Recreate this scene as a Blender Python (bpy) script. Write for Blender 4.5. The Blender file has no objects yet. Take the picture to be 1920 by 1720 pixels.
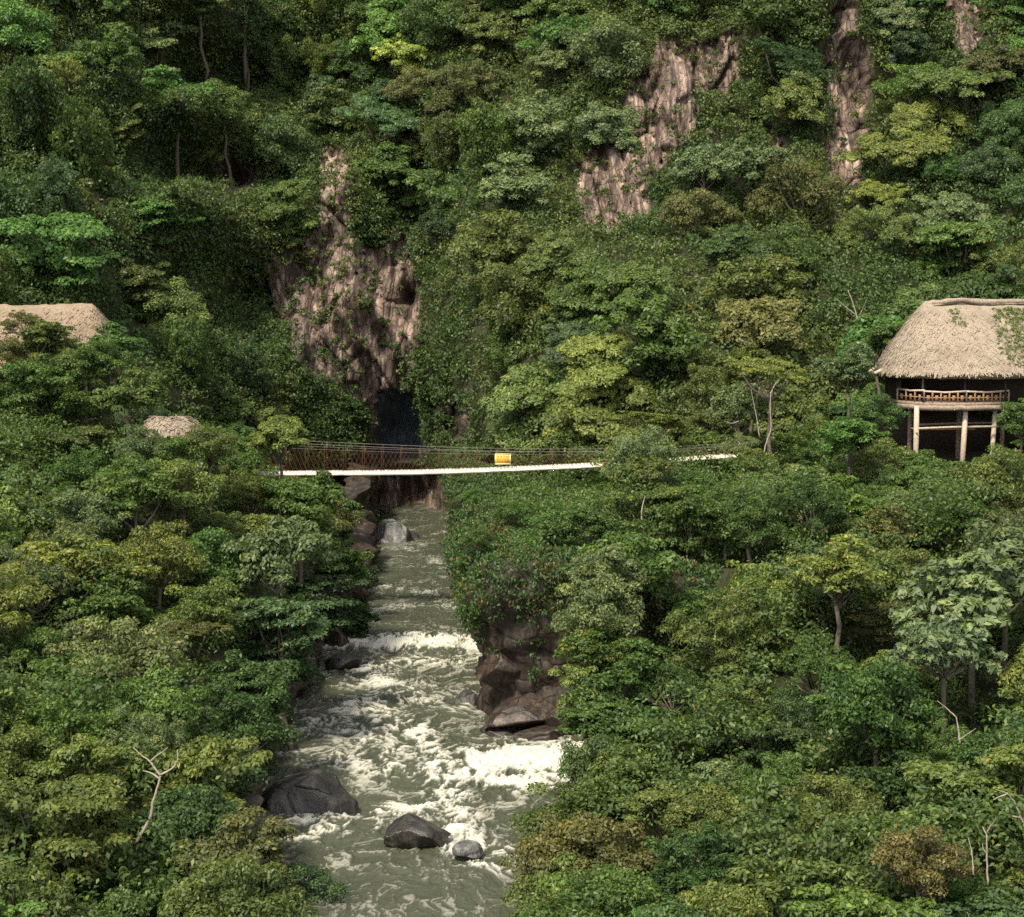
import bpy, math, numpy as np
from mathutils import Vector, Matrix
C = bpy.context.scene.collection
R = math.radians
rng = np.random.default_rng(7)

# ------------------------------------------------------------------ camera maths
F = 3045.0; CAMZ = 16.0; PITCH = math.atan(260 / F)
def ray(px, py):
    a = (px - 960) / F; b = -(py - 860) / F
    c, s = math.cos(PITCH), math.sin(PITCH)
    return np.array([a, c + b * s, b * c - s])
def P(px, py, Y):
    d = ray(px, py)
    return np.array([d[0] * Y / d[1], Y, CAMZ + d[2] * Y / d[1]])
def W(px, py, z=0.0):
    d = ray(px, py); t = (z - CAMZ) / d[2]
    return np.array([d[0] * t, d[1] * t, z])
def proj(p):
    p = np.asarray(p, float)
    c, s = math.cos(PITCH), math.sin(PITCH)
    dz = p[..., 2] - CAMZ
    dep = p[..., 1] * c - dz * s
    up = p[..., 1] * s + dz * c
    return 960 + F * p[..., 0] / dep, 860 - F * up / dep

# ------------------------------------------------------------------ noise
def h3(ix, iy, iz, seed):
    h = (ix.astype(np.int64) * 374761393 + iy.astype(np.int64) * 668265263 + iz.astype(np.int64) * 2147483647 + seed * 974634777) & 0xFFFFFFFF
    h = ((h ^ (h >> 13)) * 1274126177) & 0xFFFFFFFF
    h = ((h ^ (h >> 16)) * 2246822519) & 0xFFFFFFFF
    return ((h ^ (h >> 15)) & 0xFFFFFF) / float(0xFFFFFF)
def vnoise(x, y, z=None, seed=0):
    x = np.asarray(x, float); y = np.asarray(y, float)
    z = np.zeros_like(x) if z is None else np.asarray(z, float)
    ix, iy, iz = np.floor(x), np.floor(y), np.floor(z)
    fx, fy, fz = x - ix, y - iy, z - iz
    fx, fy, fz = [f * f * f * (f * (f * 6 - 15) + 10) for f in (fx, fy, fz)]
    r = 0
    for a in (0, 1):
        for b in (0, 1):
            for c in (0, 1):
                r = r + h3(ix + a, iy + b, iz + c, seed) * (fx if a else 1 - fx) * (fy if b else 1 - fy) * (fz if c else 1 - fz)
    return r * 2 - 1
def fbm(x, y, z=None, o=4, seed=0, g=.5):
    r = 0; a = 1.0; t = 0
    for k in range(o):
        r = r + a * vnoise(np.asarray(x) * 2 ** k, np.asarray(y) * 2 ** k, None if z is None else np.asarray(z) * 2 ** k, seed + k * 17)
        t += a; a *= g
    return r / t
def worley(x, y, seed=0):
    """F1, F2 distance and a random value of the nearest cell"""
    x = np.asarray(x, float); y = np.asarray(y, float)
    ix, iy = np.floor(x), np.floor(y)
    f1 = np.full(x.shape, 9.); f2 = np.full(x.shape, 9.); v = np.zeros(x.shape); gx = np.zeros(x.shape); gy = np.zeros(x.shape)
    z0 = np.zeros_like(ix)
    for a in (-1, 0, 1):
        for b in (-1, 0, 1):
            cx = ix + a + h3(ix + a, iy + b, z0, seed); cy = iy + b + h3(ix + a, iy + b, z0 + 1, seed)
            d = np.hypot(cx - x, cy - y)
            n = d < f1
            f2 = np.where(n, f1, np.minimum(f2, d)); v = np.where(n, h3(ix + a, iy + b, z0 + 2, seed), v)
            gx = np.where(n, x - cx, gx); gy = np.where(n, y - cy, gy)
            f1 = np.where(n, d, f1)
    return f1, f2, v, gx, gy
def sstep(a, b, x):
    t = np.clip((np.asarray(x, float) - a) / (b - a), 0, 1)
    return t * t * (3 - 2 * t)
def facet(x, y, seed=0):
    """linear noise on a triangle lattice: flat faces that meet in sharp edges"""
    x = np.asarray(x, float); y = np.asarray(y, float); ix, iy = np.floor(x), np.floor(y); fx, fy = x - ix, y - iy; z = np.zeros_like(ix)
    h = lambda a, b: h3(ix + a, iy + b, z, seed)
    lo = h(0, 0) * (1 - fx - fy) + h(1, 0) * fx + h(0, 1) * fy
    hi = h(1, 1) * (fx + fy - 1) + h(1, 0) * (1 - fy) + h(0, 1) * (1 - fx)
    return np.where(fx + fy < 1, lo, hi) * 2 - 1
class RBF:
    def __init__(s, pts, vals, lam=0.02):
        s.p = np.asarray(pts, float); n = len(s.p)
        A = np.linalg.norm(s.p[:, None] - s.p[None], axis=2) + 0
        A -= lam * np.eye(n)
        Q = np.c_[np.ones(n), s.p]
        M = np.zeros((n + 3, n + 3)); M[:n, :n] = A; M[:n, n:] = Q; M[n:, :n] = Q.T
        s.w = np.linalg.solve(M, np.r_[np.asarray(vals, float), 0, 0, 0])
    def __call__(s, x, y):
        x = np.asarray(x, float); sh = x.shape
        q = np.c_[x.ravel(), np.asarray(y, float).ravel()]
        out = s.w[-3] + q @ s.w[-2:]
        for k in range(len(s.p)):
            out = out + s.w[k] * np.hypot(q[:, 0] - s.p[k, 0], q[:, 1] - s.p[k, 1])
        return out.reshape(sh)
def inpoly(x, y, poly):
    x = np.asarray(x); y = np.asarray(y); r = np.zeros(x.shape, bool); j = len(poly) - 1
    for i in range(len(poly)):
        (xi, yi), (xj, yj) = poly[i], poly[j]
        if yi != yj:
            r ^= ((yi > y) != (yj > y)) & (x < (xj - xi) * (y - yi) / (yj - yi) + xi)
        j = i
    return r

# ------------------------------------------------------------------ mesh helpers
def mesh(name, v, f, attrs=None, smooth=False):
    """v (n,3); f (m,k) array or a list of such arrays"""
    v = np.asarray(v, np.float32)
    fs = f if isinstance(f, list) else [f]
    fs = [np.asarray(a, np.int32) for a in fs if len(a)]
    me = bpy.data.meshes.new(name)
    me.vertices.add(len(v)); me.vertices.foreach_set('co', v.ravel())
    tot = np.concatenate([np.full(len(a), a.shape[1], np.int32) for a in fs])
    idx = np.concatenate([a.ravel() for a in fs])
    me.loops.add(len(idx)); me.loops.foreach_set('vertex_index', idx)
    me.polygons.add(len(tot))
    st = np.zeros(len(tot), np.int32); st[1:] = np.cumsum(tot)[:-1]
    me.polygons.foreach_set('loop_start', st)
    try: me.polygons.foreach_set('loop_total', tot)
    except Exception: pass
    if smooth: me.polygons.foreach_set('use_smooth', np.ones(len(tot), bool))
    for k, a in (attrs or {}).items():
        at = me.attributes.new(k, 'FLOAT', 'POINT'); at.data.foreach_set('value', np.asarray(a, np.float32))
    me.update(calc_edges=True); me.validate()
    return me
def obj(name, me, mat=None, parent=None, loc=None):
    o = bpy.data.objects.new(name, me); C.objects.link(o)
    if mat and me and not me.materials: me.materials.append(mat)
    if parent: o.parent = parent
    if loc is not None: o.location = loc
    return o
def tag(o, label=None, cat=None, group=None, kind=None):
    for k, v in (('label', label), ('category', cat), ('group', group), ('kind', kind)):
        if v: o[k] = v
    return o
def empty(name, loc, label, cat, group=None):
    o = bpy.data.objects.new(name, None); C.objects.link(o); o.location = loc; o.empty_display_size = .2
    return tag(o, label, cat, group)
def grid_faces(nu, nv, wrap=False):
    i = np.arange(nu * nv).reshape(nu, nv)
    if wrap: i = np.vstack([i, i[:1]])
    return np.stack([i[:-1, :-1], i[1:, :-1], i[1:, 1:], i[:-1, 1:]], -1).reshape(-1, 4)
class MB:
    def __init__(s): s.v = []; s.f4 = []; s.f3 = []; s.n = 0
    def add(s, v, f):
        v = np.asarray(v, float); f = np.asarray(f)
        (s.f4 if f.shape[1] == 4 else s.f3).append(f + s.n); s.v.append(v); s.n += len(v); return s
    def tube(s, pts, rad, n=6, cap=True):
        pts = np.asarray(pts, float); rad = np.broadcast_to(np.asarray(rad, float), (len(pts),))
        t = np.gradient(pts, axis=0); t /= np.linalg.norm(t, axis=1, keepdims=True) + 1e-9
        a = np.where(np.abs(t[:, 2:3]) > .9, [[1., 0, 0]], [[0., 0, 1]])
        u = np.cross(t, a); u /= np.linalg.norm(u, axis=1, keepdims=True); w = np.cross(t, u)
        k = np.arange(n) * 2 * np.pi / n
        v = pts[:, None] + rad[:, None, None] * (u[:, None] * np.cos(k)[None, :, None] + w[:, None] * np.sin(k)[None, :, None])
        i = np.arange(len(pts) * n).reshape(len(pts), n); j = np.roll(i, -1, 1)
        s.add(v.reshape(-1, 3), np.stack([i[:-1], j[:-1], j[1:], i[1:]], -1).reshape(-1, 4))
        if cap and n == 4:
            s.f4.append(np.array([i[0][::-1], i[-1]]) + s.n - len(pts) * n)
        elif cap:
            b = s.n - len(pts) * n
            for r, fl in ((i[0], True), (i[-1], False)):
                tri = np.array([[r[0], r[m], r[m + 1]] for m in range(1, n - 1)])
                s.f3.append((tri[:, ::-1] if fl else tri) + b)
        return s
    def box(s, c, d, rot=0.0):
        c = np.asarray(c, float); d = np.asarray(d, float) / 2
        q = np.array([[x, y, z] for x in (-1, 1) for y in (-1, 1) for z in (-1, 1)]) * d
        ca, sa = math.cos(rot), math.sin(rot)
        q = np.c_[q[:, 0] * ca - q[:, 1] * sa, q[:, 0] * sa + q[:, 1] * ca, q[:, 2]] + c
        return s.add(q, [[0, 1, 3, 2], [4, 6, 7, 5], [0, 4, 5, 1], [2, 3, 7, 6], [0, 2, 6, 4], [1, 5, 7, 3]])
    def mesh(s, name, smooth=False):
        return mesh(name, np.concatenate(s.v), [np.concatenate(a) for a in (s.f4, s.f3) if a], smooth=smooth)

# ------------------------------------------------------------------ materials
class NT:
    def __init__(s, name):
        s.m = bpy.data.materials.new(name); s.m.use_nodes = True; s.t = s.m.node_tree; s.t.nodes.clear()
        s.out = s.n('ShaderNodeOutputMaterial')
    def n(s, ty, ins=None, **kw):
        nd = s.t.nodes.new(ty)
        for k, v in kw.items(): setattr(nd, k, v)
        for k, v in (ins or {}).items(): s.set(nd, k, v)
        return nd
    def set(s, nd, k, v):
        if isinstance(v, bpy.types.NodeSocket): s.t.links.new(v, nd.inputs[k])
        elif isinstance(v, bpy.types.Node): s.t.links.new(v.outputs[0], nd.inputs[k])
        else:
            i = nd.inputs[k]
            i.default_value = (*v, 1) if i.type == 'RGBA' and len(v) == 3 else v
    def ramp(s, fac, stops):
        r = s.n('ShaderNodeValToRGB', {0: fac}); e = r.color_ramp.elements
        for k, (p, c) in enumerate(stops):
            el = e[k] if k < 2 else e.new(p)
            el.position = p; el.color = (c[0], c[1], c[2], 1) if hasattr(c, '__len__') else (c, c, c, 1)
        return r.outputs[0]
    def noise(s, vec, scale, detail=4, rough=.55, dist=0):
        return s.n('ShaderNodeTexNoise', {'Vector': vec, 'Scale': scale, 'Detail': detail, 'Roughness': rough, 'Distortion': dist}).outputs['Fac']
    def scaled(s, vec, sc):
        return s.n('ShaderNodeMapping', {'Vector': vec, 'Scale': sc}).outputs[0]
    def mix(s, fac, a, b, mode='MIX'):
        nd = s.n('ShaderNodeMix', data_type='RGBA', blend_type=mode)
        for k, v in ((0, fac), (6, a), (7, b)):
            s.set(nd, k, (v[0], v[1], v[2], 1) if isinstance(v, tuple) and len(v) == 3 else v)
        return nd.outputs[2]
    def math(s, op, a, b=0.0):
        return s.n('ShaderNodeMath', {0: a, 1: b}, operation=op).outputs[0]
    def attr(s, name): return s.n('ShaderNodeAttribute', attribute_name=name).outputs['Fac']
    def bump(s, h, strength=.5, dist=.05):
        return s.n('ShaderNodeBump', {'Height': h, 'Strength': strength, 'Distance': dist}).outputs[0]
    def done(s, color, rough=.8, normal=None, spec=.3, trans=0.0, tcol=None):
        b = s.n('ShaderNodeBsdfPrincipled', {'Roughness': rough, 'Specular IOR Level': spec})
        s.set(b, 'Base Color', (color[0], color[1], color[2], 1) if isinstance(color, tuple) else color)
        if normal is not None: s.set(b, 'Normal', normal)
        sh = b.outputs[0]
        if trans:
            tr = s.n('ShaderNodeBsdfTranslucent'); s.set(tr, 'Color', tcol if tcol is not None else color)
            mx = s.n('ShaderNodeMixShader', {0: trans, 1: sh, 2: tr.outputs[0]}); sh = mx.outputs[0]
        s.t.links.new(sh, s.out.inputs[0]); return s.m

def leaf_mat():
    t = NT('leaf'); oi = t.n('ShaderNodeObjectInfo')
    k = t.attr('tint')
    # individual leaves run from old and dark to young and yellow, a few are dry
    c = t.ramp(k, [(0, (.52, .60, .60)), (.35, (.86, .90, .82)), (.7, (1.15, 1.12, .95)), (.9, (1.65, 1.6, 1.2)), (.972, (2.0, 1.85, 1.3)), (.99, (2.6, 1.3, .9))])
    base = t.mix(1.0, oi.outputs['Color'], c, 'MULTIPLY')
    tc = t.mix(1.0, base, (1.25, 1.5, .55), 'MULTIPLY')
    return t.done(base, .5, spec=.34, trans=.32, tcol=tc)
def rock_mat(name, ca, cb, cc, rough=.85, wet=False, soil=False):
    t = NT(name); g = t.n('ShaderNodeNewGeometry').outputs['Position']
    ys = .12 if soil else 1.4
    streak = t.noise(t.scaled(g, (1.5, ys, .26)), 1.5, 7, .7)
    blot = t.noise(t.scaled(g, (1, ys, .8)), .5, 5, .6, .6); fine = t.noise(g, 7, 5, .7)
    c = t.ramp(streak, [(.41, ca), (.52, cb), (.67, cc)])
    c = t.mix(t.ramp(blot, [(.42, 0.), (.66, .85)]), c, ca)
    c = t.mix(t.ramp(fine, [(.3, .55), (.6, 0.)]), c, (ca[0] * .5, ca[1] * .5, ca[2] * .5))
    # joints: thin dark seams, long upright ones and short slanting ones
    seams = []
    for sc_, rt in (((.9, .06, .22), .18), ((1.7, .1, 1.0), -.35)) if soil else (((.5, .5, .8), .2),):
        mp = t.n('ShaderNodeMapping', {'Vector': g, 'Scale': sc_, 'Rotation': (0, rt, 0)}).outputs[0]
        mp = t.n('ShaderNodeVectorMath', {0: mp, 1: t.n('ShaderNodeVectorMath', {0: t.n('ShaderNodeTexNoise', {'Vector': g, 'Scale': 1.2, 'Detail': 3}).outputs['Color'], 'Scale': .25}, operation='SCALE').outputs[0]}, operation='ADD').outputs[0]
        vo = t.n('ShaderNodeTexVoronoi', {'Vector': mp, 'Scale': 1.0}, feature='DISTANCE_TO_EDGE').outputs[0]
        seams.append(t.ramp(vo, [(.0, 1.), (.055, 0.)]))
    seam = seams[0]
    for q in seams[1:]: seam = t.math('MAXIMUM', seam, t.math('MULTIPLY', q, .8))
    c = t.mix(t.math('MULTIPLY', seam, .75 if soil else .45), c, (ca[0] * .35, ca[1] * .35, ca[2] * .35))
    h = t.math('SUBTRACT', t.math('ADD', t.math('MULTIPLY', streak, .6), t.math('MULTIPLY', fine, .5)), t.math('MULTIPLY', seam, .8 if soil else .4))
    if soil:
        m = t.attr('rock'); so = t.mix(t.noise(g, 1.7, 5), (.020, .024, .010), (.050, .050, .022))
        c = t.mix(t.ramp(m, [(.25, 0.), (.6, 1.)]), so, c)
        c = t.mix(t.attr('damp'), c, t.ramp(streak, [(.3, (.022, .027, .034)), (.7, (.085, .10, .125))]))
    rg = t.ramp(blot, [(.3, .18), (.65, .6)]) if wet else rough
    return t.done(c, rg, t.bump(h, .8, .09), .5 if wet else .25)
def thatch_mat(name, a, b, c):
    t = NT(name); g = t.n('ShaderNodeTexCoord').outputs['Object']
    n1 = t.noise(t.scaled(g, (6, 6, 2.0)), 3.0, 5, .7); n2 = t.noise(g, .7, 4, .6)
    col = t.ramp(n1, [(.3, a), (.5, b), (.7, c)])
    col = t.mix(t.ramp(n2, [(.45, 0.), (.75, .55)]), col, a)
    return t.done(col, .9, t.bump(n1, .8, .06), .15)
def wood_mat(name, a, b, rough=.8):
    t = NT(name); g = t.n('ShaderNodeNewGeometry').outputs['Position']
    n = t.noise(t.scaled(g, (2, 2, 2)), 4, 5, .65)
    return t.done(t.ramp(n, [(.3, a), (.7, b)]), rough, t.bump(n, .3, .02), .25)
M = {}
M['leaf'] = leaf_mat()
M['bark'] = wood_mat('bark', (.055, .043, .032), (.16, .13, .10))
M['pale_bark'] = wood_mat('pale_bark', (.17, .14, .11), (.36, .30, .24))
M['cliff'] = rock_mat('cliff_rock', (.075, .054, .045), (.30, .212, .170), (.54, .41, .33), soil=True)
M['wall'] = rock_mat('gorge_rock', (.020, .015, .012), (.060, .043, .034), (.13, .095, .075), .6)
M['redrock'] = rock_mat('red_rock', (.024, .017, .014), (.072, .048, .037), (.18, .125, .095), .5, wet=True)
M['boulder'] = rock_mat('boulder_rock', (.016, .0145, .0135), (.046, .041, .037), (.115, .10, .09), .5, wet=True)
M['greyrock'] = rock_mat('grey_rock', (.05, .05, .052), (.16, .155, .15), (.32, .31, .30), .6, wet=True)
M['thatch'] = thatch_mat('thatch', (.125, .098, .074), (.285, .228, .176), (.44, .362, .288))
M['thatch_old'] = thatch_mat('old_thatch', (.10, .062, .040), (.28, .185, .125), (.45, .32, .21))
M['thatch_sun'] = thatch_mat('bleached_thatch', (.27, .20, .13), (.48, .385, .26), (.62, .51, .36))
M['thatch_lodge'] = thatch_mat('lodge_thatch', (.13, .092, .068), (.26, .197, .14), (.38, .305, .215))
M['cane'] = thatch_mat('cane', (.11, .055, .026), (.30, .165, .08), (.46, .28, .14))
M['wood'] = wood_mat('weathered_wood', (.13, .095, .07), (.34, .26, .20))
M['palewood'] = wood_mat('pale_wood', (.30, .235, .175), (.55, .45, .36))
M['darkwood'] = wood_mat('dark_wood', (.018, .013, .010), (.05, .035, .025))
M['warmwood'] = wood_mat('warm_wood', (.14, .07, .03), (.34, .19, .09))
M['plank'] = wood_mat('bleached_plank', (.52, .455, .37), (.74, .66, .56))
M['rust'] = wood_mat('rusty_wire', (.055, .026, .016), (.14, .068, .038))
M['steel'] = wood_mat('grey_cable', (.10, .085, .075), (.22, .19, .17), .5)
def sign_mat():
    t = NT('yellow_paint'); g = t.n('ShaderNodeNewGeometry').outputs['Position']
    return t.done(t.ramp(t.noise(g, 5, 4), [(.35, (.66, .38, .045)), (.65, (.85, .56, .12))]), .5)
M['yellow'] = sign_mat()
M['cream'] = NT('cream_paint').done((.80, .70, .42), .5)
M['red'] = NT('red_lettering').done((.55, .17, .03), .6)
M['petal'] = NT('red_petal').done((.50, .07, .05), .6, trans=.2)

# ------------------------------------------------------------------ sun, sky, camera
AZ, EL = R(29), R(53)
S = Vector((-math.sin(AZ) * math.cos(EL), -math.cos(AZ) * math.cos(EL), math.sin(EL)))
sun = bpy.data.lights.new('sun', 'SUN'); sun.energy = 3.5; sun.angle = R(9); sun.color = (1, .92, .72)
so = bpy.data.objects.new('sun', sun); C.objects.link(so); so.location = (-40, -30, 90)
so.rotation_euler = S.to_track_quat('Z', 'Y').to_euler()
w = bpy.data.worlds.new('World'); bpy.context.scene.world = w; w.use_nodes = True
wt = w.node_tree; wt.nodes.clear()
sky = wt.nodes.new('ShaderNodeTexSky'); sky.sky_type = 'NISHITA'; sky.sun_disc = False
sky.sun_elevation = EL; sky.sun_rotation = math.atan2(S.x, S.y)
bg = wt.nodes.new('ShaderNodeBackground'); bg.inputs[1].default_value = .15
wo = wt.nodes.new('ShaderNodeOutputWorld'); hs = wt.nodes.new('ShaderNodeHueSaturation'); hs.inputs['Saturation'].default_value = .12; wt.links.new(sky.outputs[0], hs.inputs['Color']); wt.links.new(hs.outputs[0], bg.inputs[0]); wt.links.new(bg.outputs[0], wo.inputs[0])
cd = bpy.data.cameras.new('camera'); cam = bpy.data.objects.new('camera', cd); C.objects.link(cam)
cam.location = (0, 0, CAMZ); cam.rotation_euler = (R(90) - PITCH, 0, 0)
cd.sensor_fit = 'HORIZONTAL'; cd.sensor_width = 36; cd.lens = 36 * F / 1920; cd.clip_end = 1000; cd.clip_start = .5
sc = bpy.context.scene; sc.camera = cam
sc.view_settings.view_transform = 'Standard'; sc.view_settings.look = 'None'; sc.view_settings.gamma = 1; sc.view_settings.exposure = .92
sc.cycles.max_bounces = 6; sc.cycles.diffuse_bounces = 4; sc.cycles.glossy_bounces = 2; sc.cycles.transmission_bounces = 3
sc.cycles.use_denoising = False
sc.cycles.caustics_reflective = False; sc.cycles.caustics_refractive = False

# ------------------------------------------------------------------ the river's edges
LY = [20, 30, 36, 44, 49, 54, 61, 70, 80, 88, 97, 110, 131, 150]
LX = [-4.2, -4.5, -5.2, -7.2, -8.2, -9.0, -9.0, -9.3, -9.5, -8.6, -8.6, -10.2, -11.2, -12]
RY = [20, 30, 44, 49, 55, 58, 60.6, 65, 66.5, 70, 81, 100, 115, 128, 134, 150]
RX = [1.4, 1.2, .9, 1.0, 1.9, 2.6, 3.2, 3.8, -.6, -1.1, -1.75, -3.1, -4.1, -5.0, -2, 3]
ledge = lambda y: np.interp(y, LY, LX)
redge = lambda y: np.interp(y, RY, RX)
def wlevel(x, y):
    z = .42 * sstep(77.5, 80.2, y + .8 * vnoise(x * .7, y * .3, seed=3))
    z = z + .34 * sstep(56.6, 59.6, y - .25 * (x - 2) + .6 * vnoise(x * .8, y * .5, seed=4)) 
    return z

# ------------------------------------------------------------------ the mountain behind: y = D(x, z)
DC = [(-150,750,98),(0,700,99),(200,700,104),(350,750,111),(450,800,119),(560,850,124),(640,850,128),(690,850,132),(742,800,137),(742,880,137),(700,930,136),(790,930,138),(830,800,127),(870,850,121),(950,830,109),(1100,830,101),(1300,820,98),(1500,800,98),(1700,780,101),(1900,760,103),(2070,750,103),
 (-150,550,106),(0,550,108),(200,550,112),(320,550,117),(395,560,137),(480,560,141),(560,560,134),(650,560,131),(740,560,134),(775,560,143),(805,550,131),(900,550,121),(1100,550,114),(1300,550,111),(1500,550,111),(1700,520,114),(1900,500,115),(2070,500,115),
 (-150,350,113),(0,350,116),(200,350,119),(318,350,118),(375,350,143),(450,350,149),(545,350,144),(640,350,135),(740,390,143),(822,390,147),(890,380,129),(1050,400,127),(1150,400,131),(1300,400,125),(1450,400,122),(1560,380,127),(1700,350,125),(1900,330,123),(2070,330,122),
 (-150,150,121),(0,150,124),(200,150,126),(322,180,125),(380,180,152),(480,180,161),(600,200,160),(700,200,151),(850,200,146),(1000,200,142),(1150,250,136),(1250,200,134),(1350,150,136),(1450,200,137),(1560,200,132),(1630,200,137),(1750,180,132),(1900,150,129),(2070,150,128),
 (-150,-60,131),(150,-60,134),(322,-50,134),(420,0,163),(600,0,163),(800,-20,160),(1000,-20,155),(1250,0,143),(1400,0,142),(1560,0,137),(1750,0,139),(1900,-20,137),(2070,-20,136),
 (-150,-330,150),(400,-330,176),(900,-330,180),(1400,-330,165),(2070,-330,155)]
cpts = np.array([P(*c) for c in DC])
Dr = RBF(cpts[:, [0, 2]], cpts[:, 1], .3)
ROCK = [[(592,300),(648,270),(668,420),(695,465),(760,445),(792,520),(788,610),(772,690),(755,740),(702,748),(710,868),(660,868),(686,748),(640,735),(592,705),(545,650),(500,585),(490,500),(550,470),(594,440)],
 [(1225,70),(1298,95),(1300,260),(1240,310),(1212,340),(1202,415),(1100,435),(1080,305),(1130,245),(1180,180)],
 [(1295,70),(1385,60),(1392,175),(1330,195),(1290,150)],
 [(1550,30),(1600,-20),(1628,150),(1622,260),(1596,365),(1545,340),(1528,275),(1542,180)],
 [(1480,95),(1550,85),(1550,150),(1495,150)],
 [(1765,-20),(1832,-20),(1838,70),(1790,115),(1765,60)],
 [(1415,225),(1465,240),(1478,310),(1430,295)], [(1328,245),(1362,255),(1352,330),(1334,315)],
 [(812,765),(880,760),(880,815),(840,822)],
 [(395,300),(475,265),(488,345),(440,380)], [(165,290),(200,310),(220,405),(188,405)], [(500,480),(560,500),(585,600),(545,610)], [(1685,145),(1722,115),(1745,205),(1698,195)],
 [(600,880),(870,885),(870,985),(740,1000),(600,960)]]
CAVE = [(703,742),(735,728),(770,735),(792,760),(800,865),(706,868)]
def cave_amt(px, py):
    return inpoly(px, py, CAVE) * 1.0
def back_surface(x, z, detail=True):
    y = Dr(x, z)
    px, py = proj(np.stack([x, y, z], -1))
    wx = 24 * fbm(x * .55, z * .4, o=4, seed=31, g=.65); wz = 28 * fbm(x * .55, z * .4, o=4, seed=32, g=.65)
    rock = np.zeros(x.shape)
    for p in ROCK: rock = np.maximum(rock, inpoly(px + wx, py + wz, p) * 1.0)
    # buttresses and gullies running down the slope
    y = y + 1.6 * fbm(x * .16, z * .05, o=4, seed=11) + .7 * fbm(x * .5, z * .22, o=3, seed=12)
    qx, qz = x + .22 * facet(x * .6, z * .3, 5), z + .35 * facet(x * .5, z * .4, 6)
    f1, f2, v, gx, gy = worley(qx * .30 + .1 * qz * .11, qz * .13, 21)
    g1, g2, u, hx, hy = worley(qx * .72 - .1 * qz, qz * .30, 22)
    blocks = 2.6 * (v - .5) + 1.3 * (u - .5) - .55 * gy - .5 * hy * u + .8 * np.exp(-((f2 - f1) / .04) ** 2) + .35 * np.exp(-((g2 - g1) / .04) ** 2)
    blocks = blocks + 1.15 * facet(qx * .72 + .22 * qz, qz * .25, 23) + .62 * facet(qx * 1.7 - .3 * qz, qz * .62, 24) + .30 * facet(qx * 3.6 + .3 * qz, qz * 1.1, 25)
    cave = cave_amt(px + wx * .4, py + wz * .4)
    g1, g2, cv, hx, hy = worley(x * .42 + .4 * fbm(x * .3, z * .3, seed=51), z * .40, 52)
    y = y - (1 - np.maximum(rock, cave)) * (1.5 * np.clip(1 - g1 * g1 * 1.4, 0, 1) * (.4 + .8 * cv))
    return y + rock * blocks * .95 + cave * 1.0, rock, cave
xs = np.arange(-56, 56.01, .16); zs = np.arange(-1.5, 64, .16)
X, Z = np.meshgrid(xs, zs, indexing='ij')
Y, rockm, cavem = back_surface(X, Z)
def blur(a):
    b = a.copy()
    for _ in range(2):
        b[1:-1, 1:-1] = (b[1:-1, 1:-1] * 2 + b[:-2, 1:-1] + b[2:, 1:-1] + b[1:-1, :-2] + b[1:-1, 2:]) / 6
    return b
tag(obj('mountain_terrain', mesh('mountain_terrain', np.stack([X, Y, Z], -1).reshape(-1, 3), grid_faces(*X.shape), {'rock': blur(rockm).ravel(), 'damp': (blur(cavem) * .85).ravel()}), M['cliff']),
    'steep jungle mountainside with bare tan rock faces', kind='structure')
def back_at(x, z):
    """height of the built sheet, by its grid"""
    u = np.clip((np.asarray(x) + 56) / .16, 0, len(xs) - 1.001); v = np.clip((np.asarray(z) + 1.5) / .16, 0, len(zs) - 1.001)
    return Y[u.astype(int), v.astype(int)], rockm[u.astype(int), v.astype(int)]

# ------------------------------------------------------------------ the two banks: z = H(x, y)
LCP = [(-60,700,80,4.5),(60,760,77,5),(200,720,77,4.5),(350,790,73,4.5),(480,830,76,5),(580,870,78,5.5),(100,900,64,4.5),(300,900,65,4.5),(450,900,67,5),(600,930,74,6),(-60,1050,54,4.5),(100,1050,54,4.5),(300,1050,55,4.5),(500,1050,60,5),(640,1060,72,5.5),(-100,1200,46,4.5),(100,1200,46,4.5),(300,1200,47,4.5),(500,1200,53,5),(590,1180,62,5),(-100,1350,39,4.5),(100,1350,39,4.5),(300,1350,40,4.5),(480,1350,45,4.5),(-100,1550,33,4.5),(100,1550,33,4.5),(300,1550,34,4.5),(430,1550,37,4.5),(-100,1720,28,4.5),(100,1720,28,4.5),(300,1720,28,4.5),(480,1700,31,4.2),
 (150,700,100,5),(450,830,110,9),(600,930,110,8),(-200,800,90,5)]
RCP = [(1050,1640,40,3.5),(1060,1500,46,4),(1120,1400,51,4.3),(1100,1250,55,5),(1130,1080,60,5),(1250,1700,33,4.2),(1500,1700,32,4.5),(1750,1700,31,4.5),(2000,1700,31,4.5),(1250,1500,41,4.3),(1500,1500,39,4.5),(1750,1500,38,4.5),(2050,1500,38,4.5),(1250,1300,50,4.5),(1500,1300,47,4.5),(1750,1300,46,4.5),(2050,1300,46,4.5),(1250,1120,58,4.5),(1500,1100,57,4.5),(1750,1100,56,4.5),(2050,1100,56,4.5),(1250,950,68,4.5),(1500,930,69,4.5),(1750,920,70,4.5),(2050,920,70,4.5),(1250,850,80,4.3),(1500,830,82,4.5),(1720,835,85,1.2),(1850,835,85,1.2),(2050,835,85,1.2),(1720,820,92,.6),(1850,820,92,.6),(2050,820,94,.6),(1300,830,97,4.5),(1000,1045,65,.2),(1000,965,75,.3),(1000,908,85,1.2),(1100,1045,66,.3),(1100,945,76,.5),(1130,905,84,1.3),(930,905,90,1.4),(900,890,100,.6)]
def bank(cp):
    q = np.array([P(a, b, c) - (0, 0, d * .72 if d > 3.3 else d) for a, b, c, d in cp]); return RBF(q[:, :2], q[:, 2], .2)
HLr, HRr = bank(LCP), bank(RCP)
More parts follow.
